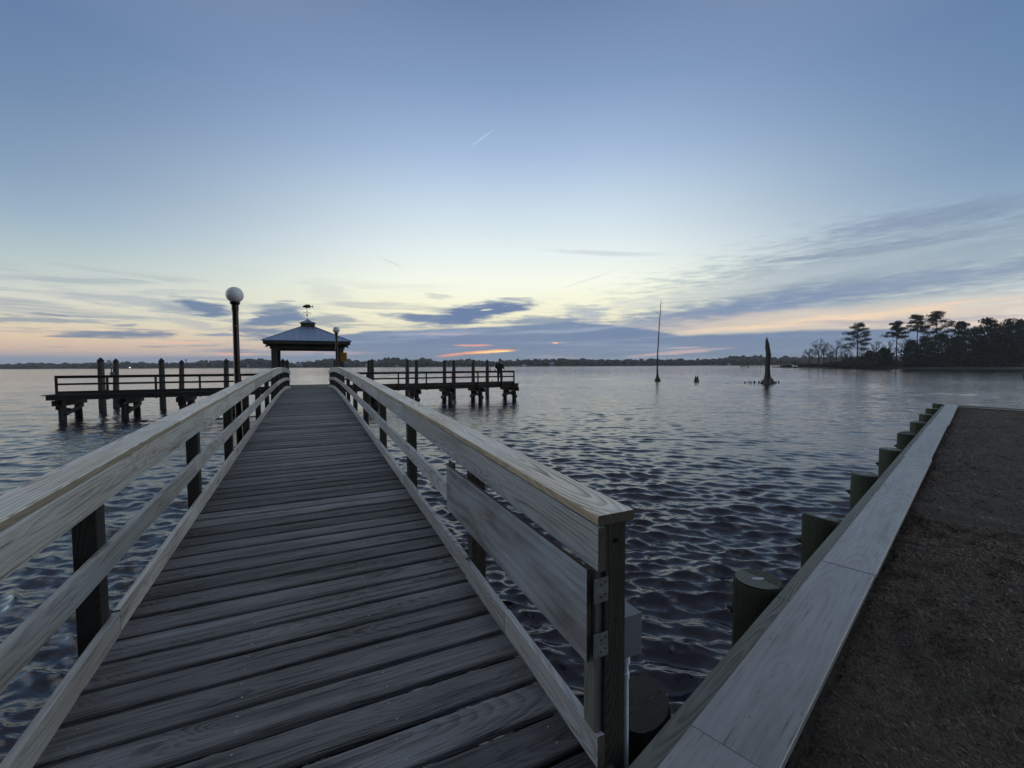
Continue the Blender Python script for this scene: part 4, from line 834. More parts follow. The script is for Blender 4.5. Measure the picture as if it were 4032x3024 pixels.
# second rod standing in a holder, a cup, a bottle
q = xat(1927.5, 29.4); r2 = thing('fishing_rod', 'second fishing rod standing upright in a holder beside the pile near the angler', 'fishing rod', (q.x, 29.4, ZP + .9))
mb = MB(); mb.tube([(q.x - .05, 29.3, ZP + .93), (q.x + .01, 29.3, ZP + 1.0), (q.x + .03, 29.3, ZP + 1.33)], [.035, .03, .02], 8); mb.build('holder', M_black, r2)
mb = MB(); mb.tube([(q.x + .03, 29.3, ZP + 1.3), (q.x + .04, 29.3, ZP + 1.42)], .012, 8); mb.build('grip', M_black, r2)
q = xat(1949, 29.1); tc_ = MB(); tc_.tube([(q.x, 29.08, ZP + .967), (q.x, 29.08, ZP + 1.06)], [.035, .045], 10); tag(tc_.build('bait_cup', M_black), 'small dark bait cup on the pier rail left of the angler', 'cup')
q = xat(1934.5, 29.3); tc_ = MB(); tc_.tube([(q.x, 29.14, ZP + .181), (q.x, 29.14, ZP + .26), (q.x, 29.14, ZP + .30)], [.03, .03, .012], 10); tag(tc_.build('bottle', M_black), 'tiny dark bottle standing on the pier kerb left of the angler', 'bottle')

# ------------------------------------------------------------------ drowned cypress snags, stump and knees
M_dead = plain("dead_cypress_wood", (.038, .034, .030), .85, 0, .45, 3., bump=.6, bs_scale=6, stretch=(1, 1, .25)); M_wet = plain("wet_dark_wood", (.010, .009, .009), .5, 0, .3, 4.)
def zp(zx, zy, fw_): return at_fw(2500 + zx / 3.6867, 1150 + zy / 3.6867, fw_)
random.seed(5)
b0 = zp(330, 1290, 68); b0.z = 0
d1 = thing('dead_tree', 'very tall thin leaning dead tree with broken twigs standing in the lake', 'dead tree', tuple(b0))
sc1 = 68 / F / 3.6867 / 2
pts = [(328, 1300, 96), (328, 1268, 78), (328, 1235, 40), (326, 1180, 26), (325, 1080, 19), (330, 900, 17), (338, 760, 16), (345, 650, 15), (350, 550, 13), (355, 450, 11), (363, 360, 10), (370, 270, 9), (374, 190, 7), (380, 112, 2)]
mb = MB(); mb.tube([zp(a, b, 68) for a, b, _ in pts], [c_ * sc1 for *_, c_ in pts], 12, jit=.10); mb.build('trunk', M_dead, d1, smooth=True)
tw = [((365, 330), (345, 318), (312, 282), 5), ((366, 332), (380, 322), (384, 300), 4), ((356, 452), (342, 438), (334, 428), 4), ((357, 455), (372, 452), (378, 440), 4), ((351, 525), (338, 520), (334, 505), 3), ((346, 585), (334, 580), (332, 568), 3), ((371, 275), (382, 270), (384, 262), 3),
      ((373, 205), (364, 198), (363, 180), 3), ((376, 170), (388, 165), (390, 145), 3), ((372, 240), (381, 235), (383, 222), 2.5), ((342, 655), (353, 652), (356, 645), 2.5), ((378, 135), (370, 125), (368, 110), 2)]
mb = MB()
for a, b, c_, w_ in tw: mb.tube([zp(*a, 68), zp(*b, 68), zp(*c_, 68) + Vector((0, random.uniform(-.6, .6), 0))], [w_ * sc1 * 1.5, w_ * sc1 * 1.3, w_ * sc1 * .6], 6)
mb.build('twigs', M_dead, d1)
sc3 = 57.2 / F / 3.6867 / 2; b0 = zp(1935, 1318, 57.2); b0.z = 0
d3 = thing('dead_tree', 'thick broken snag with flared base and split jagged top standing in the lake', 'dead tree', tuple(b0))
pts = [(1937, 1345, 190), (1937, 1315, 165), (1930, 1285, 122), (1926, 1240, 86), (1925, 1180, 70), (1925, 1120, 62), (1929, 1050, 56), (1934, 985, 60), (1937, 930, 68), (1936, 880, 66), (1926, 830, 56), (1922, 780, 50), (1918, 735, 42), (1916, 705, 36), (1916, 690, 30)]
mb = MB(); mb.tube([zp(a, b, 57.2) for a, b, _ in pts], [c_ * sc3 for *_, c_ in pts], 18, jit=.12)
mb.tube([zp(1908, 700, 57.2), zp(1907, 670, 57.2), zp(1909, 642, 57.2)], [14 * sc3, 10 * sc3, 2 * sc3], 7, jit=.2); mb.tube([zp(1925, 700, 57.2), zp(1927, 672, 57.2), zp(1930, 652, 57.2)], [14 * sc3, 10 * sc3, 3 * sc3], 7, jit=.2)
mb.tube([zp(1960, 870, 57.2), zp(1966, 885, 57.2), zp(1970, 905, 57.2), zp(1962, 930, 57.2), zp(1955, 945, 57.2)], [5 * sc3, 10 * sc3, 16 * sc3, 12 * sc3, 4 * sc3], 8, jit=.2)
mb.tube([zp(1900, 800, 57.2), zp(1884, 799, 57.2)], [8 * sc3, 4 * sc3], 6)
mb.tube([zp(1945, 720, 57.2), zp(1948, 770, 57.2), zp(1955, 830, 57.2), zp(1962, 875, 57.2)], [3 * sc3, 9 * sc3, 14 * sc3, 14 * sc3], 8, jit=.2)
mb.build('trunk', M_dead, d3, smooth=True)
mb = MB()
for a_ in np.linspace(0, 6.28, 9)[:-1]:
    cpt = zp(1937, 1290, 57.2); r_ = .55 + random.uniform(-.1, .25); mb.tube([cpt + Vector((math.cos(a_) * .3, math.sin(a_) * .3, .35)), cpt + Vector((math.cos(a_) * r_ * .8, math.sin(a_) * r_ * .8, -.05)), Vector((cpt.x + math.cos(a_) * r_ * 1.35, cpt.y + math.sin(a_) * r_ * 1.35, -.15))], [.16, .15, .10], 8, jit=.15)
mb.build('root_flare', M_wet, d3, smooth=True)
def spike(name, zx, fw_, h_, w_, label, cat, group=None, prongs=1):
    b_ = zp(zx, 1310, fw_); sc_ = fw_ / F / 3.6867; mb = MB()
    for k in range(prongs):
        o_ = (k - (prongs - 1) / 2) * w_ * sc_ * .48; hk = h_ * sc_ * (1 if k == 0 else .93)
        mb.tube([(b_.x + o_ * .7, b_.y, -.3), (b_.x + o_ * .8, b_.y, .02), (b_.x + o_, b_.y + .05, hk * .5), (b_.x + o_ * 1.05, b_.y, hk)], [w_ * sc_ * .52 / prongs ** .4, w_ * sc_ * .46 / prongs ** .4, w_ * sc_ * .26 / prongs ** .3, w_ * sc_ * .06], 9, jit=.18)
    o = mb.build(name, M_wet, smooth=True); tag(o, label, cat, group); return o
st = spike('tree_stump', 897, 65, 88, 78, 'small two-pronged black stump alone in the lake between the two dead trees', 'stump', None, 2)
KN = [(1600, 22, 34, 'low flat cypress knee farthest left of the broken snag'), (1646, 34, 14, 'thin cypress knee second from the left'), (1674, 42, 18, 'thick upright cypress knee left of the thin twin beside it'), (1692, 36, 12, 'thin cypress knee leaning against the thick upright one'),
      (1735, 38, 42, 'broad pyramid-shaped cypress knee'), (1803, 40, 30, 'squat cypress knee with flat top left of the broken snag'), (1838, 60, 15, 'tallest spike-like cypress knee just left of the broken snag'), (1852, 40, 22, 'cypress knee touching the left root of the broken snag'), (2050, 30, 34, 'low cypress knee just right of the broken snag'), (2090, 40, 22, 'upright cypress knee farthest right of the broken snag')]
for zx, h_, w_, lb in KN: spike('cypress_knee', zx, 59.5, h_, w_, lb, 'cypress knee', 'cypress knees around the broken snag')
e_ = on_z(4036, 1490, 0); mb = MB(); mb.tube([(e_.x, e_.y, -.5), (e_.x, e_.y, .6), (e_.x, e_.y, 1.15)], [.3, .27, .22], 12, jit=.05); tag(mb.build('mooring_post', M_wet, smooth=True), 'dark post in the water cut off by the right edge of the photo', 'post')

# ------------------------------------------------------------------ the wooded point on the right
M_land = plain("bank_soil", (.030, .027, .020), .95, 0, .5, .3)
M_bark = plain("dark_bark", (.030, .026, .022), .9, 0, .4, .8); M_leaf = None
def leafmat(name, a, b):
    m_, gg, bs, out = mat(name); tn = gg.n('ShaderNodeAttribute', attribute_name='tint').outputs['Fac']
    gg.put(bs.inputs['Base Color'], gg.ramp(tn, [(0, a), (1, b)])); bs.inputs['Roughness'].default_value = .8; bs.inputs['Specular IOR Level'].default_value = .15; return m_
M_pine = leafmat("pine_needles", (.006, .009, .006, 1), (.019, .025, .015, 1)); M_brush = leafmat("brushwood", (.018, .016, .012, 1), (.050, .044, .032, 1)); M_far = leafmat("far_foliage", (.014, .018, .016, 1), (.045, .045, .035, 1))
wl = [(3040, 1446.2), (3100, 1448), (3250, 1449.6), (3500, 1451), (3800, 1453), (4032, 1454.8), (4400, 1460), (4900, 1475)]
pl = [on_z(a, b, 0) for a, b in wl]
back = [at_fw(a, 1440, ray(a, b)[2] / -ray(a, b)[0].z * EYE + d_) for (a, b), d_ in zip(wl, (4, 12, 40, 80, 110, 120, 120, 120))]
mb = MB(); n_ = len(pl)
front0 = [Vector((p.x, p.y, -.3)) for p in pl]; f1 = [p + (b - p) * .03 + Vector((0, 0, .55)) for p, b in zip(pl, back)]; f2 = [Vector((b.x, b.y, 1.2 if k > 1 else .4)) for k, b in enumerate(back)]
for k in range(n_ - 1):
    for a, b in ((front0, f1), (f1, f2)): mb.face([a[k], a[k + 1], b[k + 1], b[k]], [(0, 0)] * 4)
tag(mb.build('land', M_land), None, None, None, 'structure')
def leaves(cent, rad, n, size, seed):
    r = np.random.default_rng(seed); d = r.normal(size=(n, 3)); d /= np.linalg.norm(d, axis=1)[:, None]; d *= (r.random((n, 1)) ** .45)
    p = np.array(cent) + d * np.array(rad); a = r.normal(size=(n, 3)); a /= np.linalg.norm(a, axis=1)[:, None]; b = np.cross(a, r.normal(size=(n, 3))); b /= np.linalg.norm(b, axis=1)[:, None]
    s = size * (.5 + r.random((n, 1))); return np.stack([p - a * s, p + b * s * .6, p + a * s, p - b * s * .6], 1).reshape(-1, 3)
def crown(name, parts, m_, parent, size, seed):
    vs = np.concatenate([leaves(c_, r_, n_, size, seed * 100 + i) for i, (c_, r_, n_) in enumerate(parts)]); vs = vs - np.array(parent.location)
    me = fast_mesh(name, vs, np.arange(len(vs)).reshape(-1, 4), m_, np.random.default_rng(seed).random(len(vs) // 4)); o = bpy.data.objects.new(name, me); COL.objects.link(o); o.parent = parent; return o
def pine(px, ytop, ybase, fw_, halfw, clo, label, seed, dens=1., group='tall pines on the wooded point', spread=1.):
    random.seed(seed); tp = at_fw(px, ytop, fw_); b_ = at_fw(px, ybase, fw_); bz = max(.3, b_.z); h_ = tp.z - bz; hw = halfw * fw_ / F
    t_ = thing('pine_tree', label, 'pine tree', (b_.x, b_.y, bz), group)
    bend = random.uniform(-.5, .5); ax = lambda q: Vector((b_.x + bend * math.sin(q * 2.5), b_.y, bz + h_ * q))
    mb = MB(); mb.tube([ax(q) for q in (0, .3, .6, .85, 1)], [.36, .30, .22, .12, .04], 8)
    parts = []; nl = int(17 * spread)
    for k in range(nl):
        q = clo + (1 - clo) * (k + .5) / nl; env = math.sin(min(1, (q - clo) / (1 - clo) * 1.05 + .28) * math.pi * .9) ** .7; a_ = k * 2.4 + random.uniform(-.5, .5); ln = hw * env * random.uniform(.55, 1.1)
        s_ = ax(q); e_ = s_ + Vector((math.cos(a_) * ln, math.sin(a_) * ln, ln * random.uniform(.0, .3)))
        mb.tube([s_, (s_ + e_) / 2 + Vector((0, 0, .1)), e_], [.10, .07, .03], 5)
        for m in range(3):
            c_ = s_ + (e_ - s_) * (.5 + .25 * m) + Vector((random.uniform(-.5, .5), random.uniform(-.5, .5), random.uniform(0, .4))); rr = hw * random.uniform(.16, .30)
            parts.append((tuple(c_), (rr * random.uniform(1., 1.5), rr * random.uniform(1., 1.5), rr * random.uniform(.5, .85)), int(80 * dens)))
    parts.append((tuple(ax(1.)), (hw * .35, hw * .35, hw * .18), int(60 * dens)))
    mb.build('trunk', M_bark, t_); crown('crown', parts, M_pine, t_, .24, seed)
    return t_
pine(3376, 1279, 1447, 225, 54, .40, 'separate pine with a tiered conical crown, leftmost pine on the wooded point', 31, 1.3)
pine(3529, 1270, 1449, 222, 44, .62, 'flat-topped tall pine on a bare trunk, second pine from the left on the point', 32, 1.1)
pine(3607, 1245, 1450, 218, 40, .68, 'tall bare-trunked pine with a bent crown, third from the left on the point', 33, 1.0)
pine(3681, 1231, 1450, 214, 52, .55, 'tallest and widest pine on the wooded point', 34, 1.3)
def bare(px, ytop, ybase, fw_, halfw, label, seed, name='bare_tree', group='bare winter trees on the wooded point'):
    random.seed(seed); tp = at_fw(px, ytop, fw_); b_ = at_fw(px, ybase, fw_); bz = max(.3, b_.z); h_ = tp.z - bz; hw = halfw * fw_ / F
    t_ = thing(name, label, 'tree', (b_.x, b_.y, bz), group); o_ = Vector((b_.x, b_.y, bz))
    mb = MB(); mb.tube([o_, o_ + Vector((.1, 0, h_ * .35)), o_ + Vector((random.uniform(-.5, .5), 0, h_ * .75))], [.34, .24, .10], 8); mb.build('trunk', M_bark, t_)
    mb = MB()
    def rec(p, d, ln, r_, lv):
        e_ = p + d * ln; mb.tube([p, (p + e_) / 2 + Vector((random.uniform(-1, 1), random.uniform(-1, 1), random.uniform(-.3, 1))) * ln * .07, e_], [r_, r_ * .8, r_ * .55], 4 if lv < 2 else 3, capA=False, capB=False)
        if lv < 4:
            for k in range(4 if lv < 2 else 3):
                nd = (d + Vector((random.uniform(-1, 1), random.uniform(-1, 1), random.uniform(-.35, .75))) * .85).normalized(); rec(p + d * ln * random.uniform(.45, 1), nd, ln * random.uniform(.5, .72), r_ * .55, lv + 1)
    for k in range(9):
        q = .25 + .5 * k / 9; a_ = k * 2.4; d = Vector((math.cos(a_) * hw / h_ * 2.2, math.sin(a_) * hw / h_ * 2.2, .55 + q * .6)).normalized(); rec(o_ + Vector((0, 0, h_ * q)), d, h_ * .27 * (1.1 - q * .45), .12, 0)
    mb.build('crown', M_bark, t_)
bare(3186, 1368, 1446, 243, 34, 'spreading bare tree at the tip of the wooded point', 41)
bare(3222, 1340, 1447, 240, 32, 'taller bare tree right of the one at the tip of the point', 42)
bare(3243, 1352, 1448, 236, 26, 'round-topped bare tree, third from the tip of the point', 47)
bare(3293, 1342, 1448, 232, 36, 'bare tree left of the tiered conical pine', 43)
bare(3335, 1375, 1448, 230, 26, 'small bare tree under the left side of the tiered conical pine', 48)
bare(3448, 1345, 1449, 224, 34, 'hazy bare tree right of the tiered conical pine', 44)
bare(3497, 1346, 1449, 222, 30, 'bare tree left of the flat-topped pine', 45)
bare(3560, 1330, 1449, 220, 30, 'bare tree right of the flat-topped pine trunk', 46)
bare(3400, 1372, 1449, 232, 30, 'bare tree behind the tiered conical pine trunk', 50)
bare(3270, 1385, 1448, 240, 24, 'low bare tree between the two groups at the tip of the point', 51)
bare(3640, 1350, 1450, 224, 30, 'bare tree between the bent-crowned pine and the tallest pine', 52)
bare(3130, 1420, 1446, 262, 14, 'tiny bare tree standing on the low spit before the point', 49)
def dense(px, ytop, ybase, fw_, halfw, label, seed):
    random.seed(seed); tp = at_fw(px, ytop, fw_); b_ = at_fw(px, ybase, fw_); bz = max(.3, b_.z); h_ = tp.z - bz; hw = halfw * fw_ / F
    t_ = thing('evergreen_tree', label, 'evergreen tree', (b_.x, b_.y, bz), 'dense evergreens on the wooded point')
    mb = MB(); mb.tube([(b_.x, b_.y, bz), (b_.x, b_.y, bz + h_ * .9)], [.35, .08], 7); mb.build('trunk', M_bark, t_); parts = []
    for k in range(34):
        q = .10 + .88 * (k + .5) / 34; env = (math.sin(min(1., q * .9 + .12) * math.pi)) ** .5 * (1.05 - .3 * q); a_ = k * 2.4; rr = hw * env * random.uniform(.3, .9)
        c_ = (b_.x + math.cos(a_) * rr, b_.y + math.sin(a_) * rr, bz + h_ * q + random.uniform(-.4, .4)); s_ = hw * random.uniform(.28, .42); parts.append((c_, (s_ * 1.25, s_ * 1.25, s_ * .55), 105))
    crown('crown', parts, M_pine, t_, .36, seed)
DE = [(3425, 1385, 30, 'low dark evergreen right beside the tiered conical pine'), (3480, 1375, 34, 'round low evergreen between the conical and flat-topped pines'), (3585, 1340, 34, 'dark evergreen under the bent-crowned pine'), (3640, 1325, 42, 'evergreen below the gap between the third and tallest pines'),
      (3702, 1315, 48, 'dark evergreen in front of the tallest pine'), (3778, 1264, 40, 'pointed evergreen right of the tallest pine'), (3760, 1330, 50, 'low dark evergreen right of the tallest pine'), (3835, 1290, 44, 'evergreen between the pointed one and the domed one'), (3883, 1249, 46, 'domed evergreen crown standing highest in the dark wood'),
      (3930, 1280, 50, 'evergreen in the dip right of the domed crown'), (3968, 1258, 42, 'evergreen with a rounded top near the right edge'), (4012, 1258, 40, 'rounded evergreen cut by the right edge of the photo'), (4070, 1265, 50, 'evergreen just past the right edge of the photo'),
      (3860, 1330, 60, 'front row evergreen under the domed crown'), (3940, 1320, 60, 'front row evergreen left of the right edge'), (4020, 1315, 60, 'front row evergreen at the right edge')]
for k, (a, b, hw_, lb) in enumerate(DE): dense(a, b, 1451, 212 - 8 * (k % 3) - (20 if k > 12 else 0) + (a < 3600) * 8, hw_, lb, 60 + k)
# brush under the trees
vsl = []; r_ = np.random.default_rng(9)
for k in range(460):
    px = 3150 + 950 * r_.random(); fwd_ = 232 - (px - 3150) * .045 + r_.normal() * 5; hgt = (1.2 + 2.2 * r_.random()) * (1 + .9 * np.clip((px - 3650) / 250, 0, 1)) * (1 + 1.1 * (k % 3 == 0) * (px > 3300)) * (.6 if px < 3260 else 1); p = at_fw(px, 1446, fwd_)
    vsl.append(leaves((p.x, p.y, .8 + hgt * .45), (2.4, 2.4, hgt * .6), 85, .3, 1000 + k))
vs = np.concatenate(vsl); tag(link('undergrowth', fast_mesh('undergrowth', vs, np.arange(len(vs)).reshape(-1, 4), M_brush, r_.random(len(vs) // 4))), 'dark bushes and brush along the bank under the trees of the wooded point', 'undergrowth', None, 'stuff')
# small houses among the trees
def house(px, ybase, fw_, w_, d_, h_, rh, wallc, roofc, label, name='house', cat='house', win=None, group=None):
    b_ = at_fw(px, ybase, fw_); b_.z = max(b_.z, .3); t_ = thing(name, label, cat, tuple(b_), group)
    rx_, ry_ = rt0, fw0
    def W(x, y, z): v = b_ + rx_ * x + ry_ * y; return (v.x, v.y, b_.z + z)
    mb = MB(); q = [(-w_ / 2, 0), (w_ / 2, 0), (w_ / 2, d_), (-w_ / 2, d_)]
    for k in range(4): (x1, y1), (x2, y2) = q[k], q[(k + 1) % 4]; mb.face([W(x1, y1, -1), W(x2, y2, -1), W(x2, y2, h_), W(x1, y1, h_)], [(0, 0)] * 4)
    for s_ in (-1, 1): mb.face([W(s_ * w_ / 2, 0, h_), W(s_ * w_ / 2, d_, h_), W(s_ * w_ / 2, d_ / 2, h_ + rh)], [(0, 0)] * 3)
    mb.build('wall', wallc, t_); o_ = .4; mb = MB()
    mb.face([W(-w_ / 2 - o_, -o_, h_ - .1), W(w_ / 2 + o_, -o_, h_ - .1), W(w_ / 2 + o_, d_ / 2, h_ + rh + .1), W(-w_ / 2 - o_, d_ / 2, h_ + rh + .1)], [(0, 0)] * 4); mb.face([W(-w_ / 2 - o_, d_ + o_, h_ - .1), W(-w_ / 2 - o_, d_ / 2, h_ + rh + .1), W(w_ / 2 + o_, d_ / 2, h_ + rh + .1), W(w_ / 2 + o_, d_ + o_, h_ - .1)], [(0, 0)] * 4)
    mb.build('roof', roofc, t_)
    if win:
        mb = MB(); mb.face([W(-win[0], -.03, 1.), W(win[0], -.03, 1.), W(win[0], -.03, 1 + win[1]), W(-win[0], -.03, 1 + win[1])], [(0, 0)] * 4); mb.build('window', win[2], t_)
M_wh = plain("pale_wall", (.45, .46, .50), .8); M_dk = plain("dark_wall", (.02, .02, .02), .8); M_gr = plain("grey_blue_wall", (.20, .24, .32), .8); M_lit, gg, bs, out = mat("lit_lamp_glass"); bs.inputs['Emission Color'].default_value = (1, .96, .85, 1); bs.inputs['Emission Strength'].default_value = 3.
M_roofd = plain("dark_roof", (.03, .03, .035), .8)
house(3400, 1449, 228, 14, 8, 2.2, 2.6, M_dk, M_roofd, 'dark low house under the tiered conical pine on the point')
house(3478, 1449, 226, 3.2, 3, 2.0, .5, M_gr, M_roofd, 'small pale shed on the bank of the wooded point', 'shed', 'shed')

# ------------------------------------------------------------------ dock and boat lift out past the snag
dp1, dp2 = on_z(2915, 1447.5, 0), on_z(3085, 1447.5, 0); dk_ = thing('boat_dock', 'thin distant dock on short posts reaching left from the wooded point', 'dock', tuple(dp1))
dd_ = (dp2 - dp1).normalized(); n_ = int((dp2 - dp1).length / 2.45)
mb = MB(); mb.beam(dp1 + Vector((0, 0, .62)), dp2 + Vector((0, 0, .62)), 1.4, .14); mb.build('deck', M_wet, dk_)
for k in range(n_ + 1): mb = MB(); p = dp1 + dd_ * 2.45 * k; mb.tube([(p.x, p.y, -.5), (p.x, p.y, 1.0)], .14, 6); mb.build('post', M_wet, dk_)
bl = on_z(2933, 1447.5, 0); blt = thing('boat_lift', 'dark boat lift frame with a slanted cradle at the end of the distant dock', 'boat lift', tuple(bl))
for a in (-2.4, 2.2):
    for b in (-1.2, 1.2): mb = MB(); p = bl + rt0 * a + fw0 * b; mb.tube([(p.x, p.y, -.5), (p.x, p.y, 2.9)], .14, 6); mb.build('post', M_wet, blt)
mb = MB(); mb.beam(bl - rt0 * 2.4 + Vector((0, 0, 2.5)), bl + rt0 * 2.2 + Vector((0, 0, 2.7)), .3, .25); mb.beam(bl - rt0 * 2.6 + Vector((0, 0, 1.3)), bl + rt0 * 1.6 + Vector((0, 0, 1.5)), 2.2, .5); mb.beam(bl + rt0 * 1.4 + Vector((0, 0, 1.4)), bl + rt0 * 5.2 + Vector((0, 0, 2.6)), 1.6, .4); mb.build('cradle', M_wet, blt)
hb_ = on_z(3096, 1448, 0); mb = MB(); mb.beam(hb_ - rt0 * 3.2 + Vector((0, 0, 1.)), hb_ + rt0 * 3.2 + Vector((0, 0, 1.)), 2.2, .9); mb.beam(hb_ - rt0 * 1.8 + Vector((0, 0, 1.6)), hb_ + rt0 * 2.4 + Vector((0, 0, 1.6)), 1.6, .4)
tag(mb.build('covered_boat', M_wet), 'low dark covered boat at the shore end of the distant dock', 'boat')

# ------------------------------------------------------------------ far shore
FS = 760.
mb = MB(); xs = list(range(-1500, 4700, 200)); A0 = [at_fw(a, 1440, FS + 15 * math.sin(a * .01)) for a in xs]
for k in range(len(xs) - 1):
    a, b = A0[k], A0[k + 1]; fa, fb = a + fw0 * 4, b + fw0 * 4; ba, bb_ = a + fw0 * 160, b + fw0 * 160
    mb.face([(a.x, a.y, -.3), (b.x, b.y, -.3), (fb.x, fb.y, 1.4), (fa.x, fa.y, 1.4)], [(0, 0)] * 4); mb.face([(fa.x, fa.y, 1.4), (fb.x, fb.y, 1.4), (bb_.x, bb_.y, 3), (ba.x, ba.y, 3)], [(0, 0)] * 4)
tag(mb.build('far_shore', M_land), None, None, None, 'structure')
HS = .88
prf = [(-600, 22), (0, 19), (130, 22), (300, 20), (400, 24), (500, 24), (620, 21), (760, 22), (800, 30), (890, 27), (960, 30), (1000, 33), (1070, 31), (1150, 18), (1250, 27), (1300, 34), (1390, 30), (1440, 22), (1520, 33), (1585, 33), (1620, 24), (1672, 33), (1700, 22), (1830, 28), (1960, 21), (2010, 26), (2120, 27), (2200, 29), (2300, 27), (2480, 23), (2560, 27), (2700, 24), (2790, 24), (2900, 34), (2990, 36), (3080, 31), (3250, 30), (3600, 34), (4400, 34)]
ico = bmesh.new(); bmesh.ops.create_icosphere(ico, subdivisions=2, radius=1.0); ib = np.array([v.co[:] for v in ico.verts]); iff = np.array([[v.index for v in f_.verts] for f_ in ico.faces]); ico.free()
r_ = np.random.default_rng(12); vsl = []; fsl = []; base = 0; tl = []
for row, (dpt, sc_) in enumerate(((8, .80), (30, .95), (60, 1.06))):
    px = -900.
    while px < 4400:
        hpx = np.interp(px, *zip(*prf)) * (.80 + .3 * r_.random()) * sc_ * HS; fwd_ = FS + dpt + r_.normal() * 6 + 15 * math.sin(px * .01); h_ = hpx * fwd_ / F; p = at_fw(px, 1440, fwd_)
        for m in range(4):
            rr = h_ * (.22 + .16 * r_.random()); rr2 = max(rr, 2.2) * (1.25 if m < 2 else .95); zc_ = h_ * (.28 + .22 * m) if m < 3 else h_ - rr * .9
            zc_ = min(zc_, h_ - rr * .8); off = r_.normal(size=2) * h_ * .22; v = ib * (1 + .20 * r_.normal(size=(len(ib), 1))) * np.array([rr2, rr2, rr]); vsl.append(v + np.array([p.x + rt0.x * off[0] + fw0.x * off[1], p.y + rt0.y * off[0] + fw0.y * off[1], zc_ + .8]))
            fsl.append(iff + base); base += len(ib); tl.append(np.full(len(iff), r_.random()))
        px += 9 + 8 * r_.random()
tag(link('distant_wood', fast_mesh('distant_wood', np.concatenate(vsl), np.concatenate(fsl), M_far, np.concatenate(tl))), 'hazy continuous treeline along the far shore of the lake', 'wood', None, 'stuff')
house(1164, 1442, FS - 6, 21, 10, 3.6, 1.2, M_gr, M_gr, 'long pale waterfront building seen under the gazebo roof on the far shore', 'building', 'building')
house(1444, 1442, FS - 6, 4.5, 6, 2.2, 1., M_wh, M_wh, 'small white house on the far shore left of the touching pair of piles')
house(1561, 1442, FS - 6, 5, 6, 1.8, 1., M_wh, M_roofd, 'low pale house on the far shore right of the touching pair of piles')
house(1660, 1442, FS - 6, 4, 6, 1.4, .8, M_wh, M_roofd, 'tiny low pale house on the far shore behind the middle of the right pier arm')
house(2063, 1442, FS - 6, 6, 6, 1.2, 1.2, M_wh, M_wh, 'low white-roofed house on the far shore just right of the pier end')
house(2174, 1441, FS - 2, 8, 8, 4.2, 2.4, M_gr, M_gr, 'grey gabled house on the far shore right of the pier')
house(976, 1442, FS - 6, 4, 5, 1.8, 1., M_wh, M_roofd, 'small pale house on the far shore between the globe lamp and the gazebo')
house(2874, 1440, FS - 6, 3.5, 5, 1.6, 1.4, M_wh, M_wh, 'tiny white house on the far shore left of the broken snag')
for px, lb in ((511, 'bright white shore light between the second and third mooring piles from the left'), (1165.5, 'bright shore light in front of the long pale waterfront building')):
    p = at_fw(px, 1445.2, FS - 12); t_ = thing('shore_light', lb, 'light', (p.x, p.y, .3), 'lit lamps on the far shore')
    mb = MB(); mb.tube([(p.x, p.y, .2), (p.x, p.y, 1.6)], .12, 6); mb.build('post', M_dk, t_); mb = MB(); a = 1.0 if px < 600 else .45; mb.tube([(p.x - rt0.x * a, p.y - rt0.y * a, 1.7), (p.x + rt0.x * a, p.y + rt0.y * a, 1.7)], [.42 if px < 600 else .3] * 2, 8); mb.build('lamp_head', M_lit, t_)
tw_ = at_fw(430, 1440, 1300); wt = thing('water_tower', 'distant round water tower on legs above the left treeline', 'water tower', (tw_.x, tw_.y, 0), None)
zt = at_fw(430, 1417, 1300).z; an = np.linspace(-1.5, 1.5, 9); mb = MB(); mb.tube([(tw_.x, tw_.y, zt - 4.6 + 4.6 * math.sin(a_)) for a_ in an], [5.8 * math.cos(a_) + .05 for a_ in an], 16); mb.build('tank', M_gr, wt, smooth=True)
for a_ in range(5): mb = MB(); d_ = Vector((math.cos(a_ * 1.257), math.sin(a_ * 1.257), 0)) * 4.6; mb.tube([(tw_.x + d_.x, tw_.y + d_.y, 0), (tw_.x + d_.x * .9, tw_.y + d_.y * .9, zt - 5)], .35, 6); mb.build('leg', M_gr, wt)
tw_ = at_fw(733, 1440, 1300); zt = at_fw(733, 1415, 1300).z; wt = thing('water_tower', 'distant slim water tower with a flat cylindrical tank left of the globe lamp', 'water tower', (tw_.x, tw_.y, 0), None)
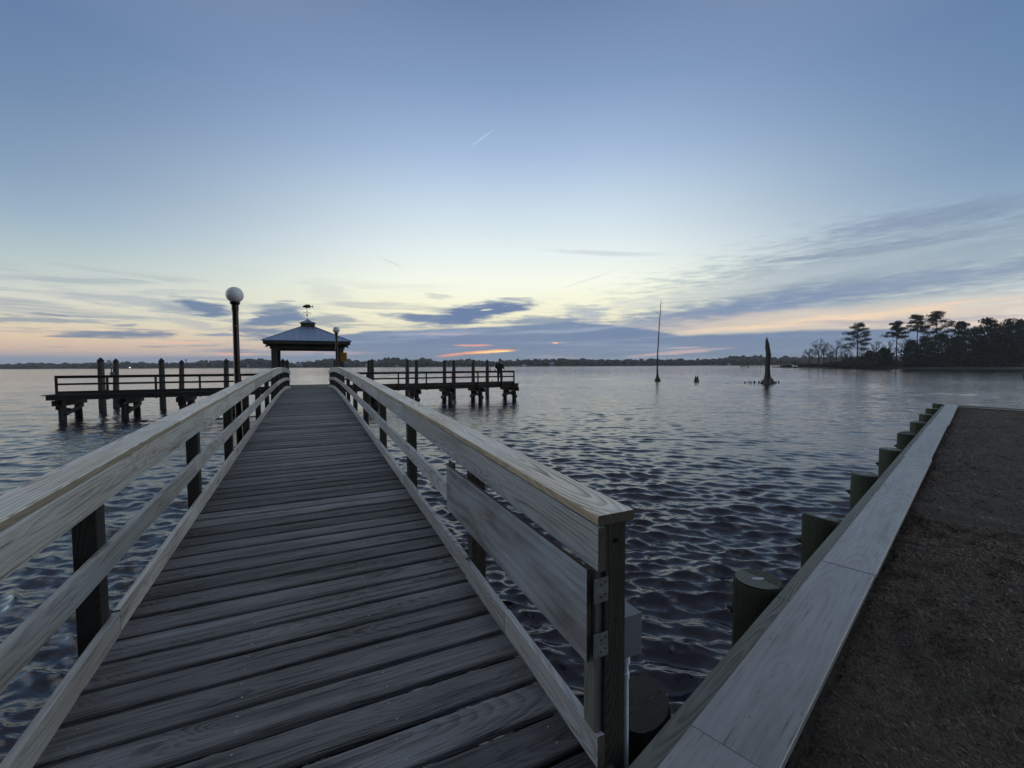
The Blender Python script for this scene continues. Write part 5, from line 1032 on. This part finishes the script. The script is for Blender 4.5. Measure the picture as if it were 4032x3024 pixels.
mb = MB(); mb.tube([(tw_.x, tw_.y, zt - 5), (tw_.x, tw_.y, zt)], 2.4, 14); mb.build('tank', M_gr, wt, smooth=True)
for a_ in range(4): mb = MB(); d_ = Vector((math.cos(a_ * 1.571), math.sin(a_ * 1.571), 0)) * 2.; mb.tube([(tw_.x + d_.x, tw_.y + d_.y, 0), (tw_.x + d_.x, tw_.y + d_.y, zt - 5)], .4, 6); mb.build('leg', M_gr, wt)
for px, yt_, lb in ((2559, 1397, 'faint radio mast above the treeline left of the tall thin dead tree'), (2800, 1388, 'faint radio mast above the treeline between the two dead trees')):
    p = at_fw(px, 1440, 1400); zt = at_fw(px, yt_, 1400).z; mb = MB()
    for d_ in ((0, 0), (.5, .3)): mb.tube([(p.x + d_[0], p.y + d_[1], 0), (p.x + d_[0], p.y + d_[1], zt)], .16, 4)
    for k in range(12): mb.tube([(p.x, p.y, zt * k / 12), (p.x + .5, p.y + .3, zt * (k + 1) / 12)], .1, 4)
    tag(mb.build('radio_mast', M_gr), lb, 'radio mast', 'distant radio masts')

# ------------------------------------------------------------------ evening haze over the lake
hm = bpy.data.materials.new("evening_haze"); hm.use_nodes = True; n_ = hm.node_tree; n_.nodes.clear(); gg = G(n_)
pv = gg.n('ShaderNodeVolumePrincipled'); pv.inputs['Color'].default_value = (.93, .97, 1., 1); pv.inputs['Density'].default_value = .00020; pv.inputs['Anisotropy'].default_value = 0.
gg.lk(pv.outputs[0], gg.n('ShaderNodeOutputMaterial').inputs['Volume'])
mb = MB(); x0, x1, y0_, y1, z0, z1 = -2900, 2900, -300, 2950, -2.6, 44
c8 = [(x0, y0_, z0), (x1, y0_, z0), (x1, y1, z0), (x0, y1, z0), (x0, y0_, z1), (x1, y0_, z1), (x1, y1, z1), (x0, y1, z1)]
for q in ((3, 2, 1, 0), (4, 5, 6, 7), (0, 1, 5, 4), (1, 2, 6, 5), (2, 3, 7, 6), (3, 0, 4, 7)): mb.face([c8[i] for i in q], [(0, 0)] * 4)
tag(mb.build('haze', hm), 'thin evening haze over the lake', 'haze', None, 'stuff')
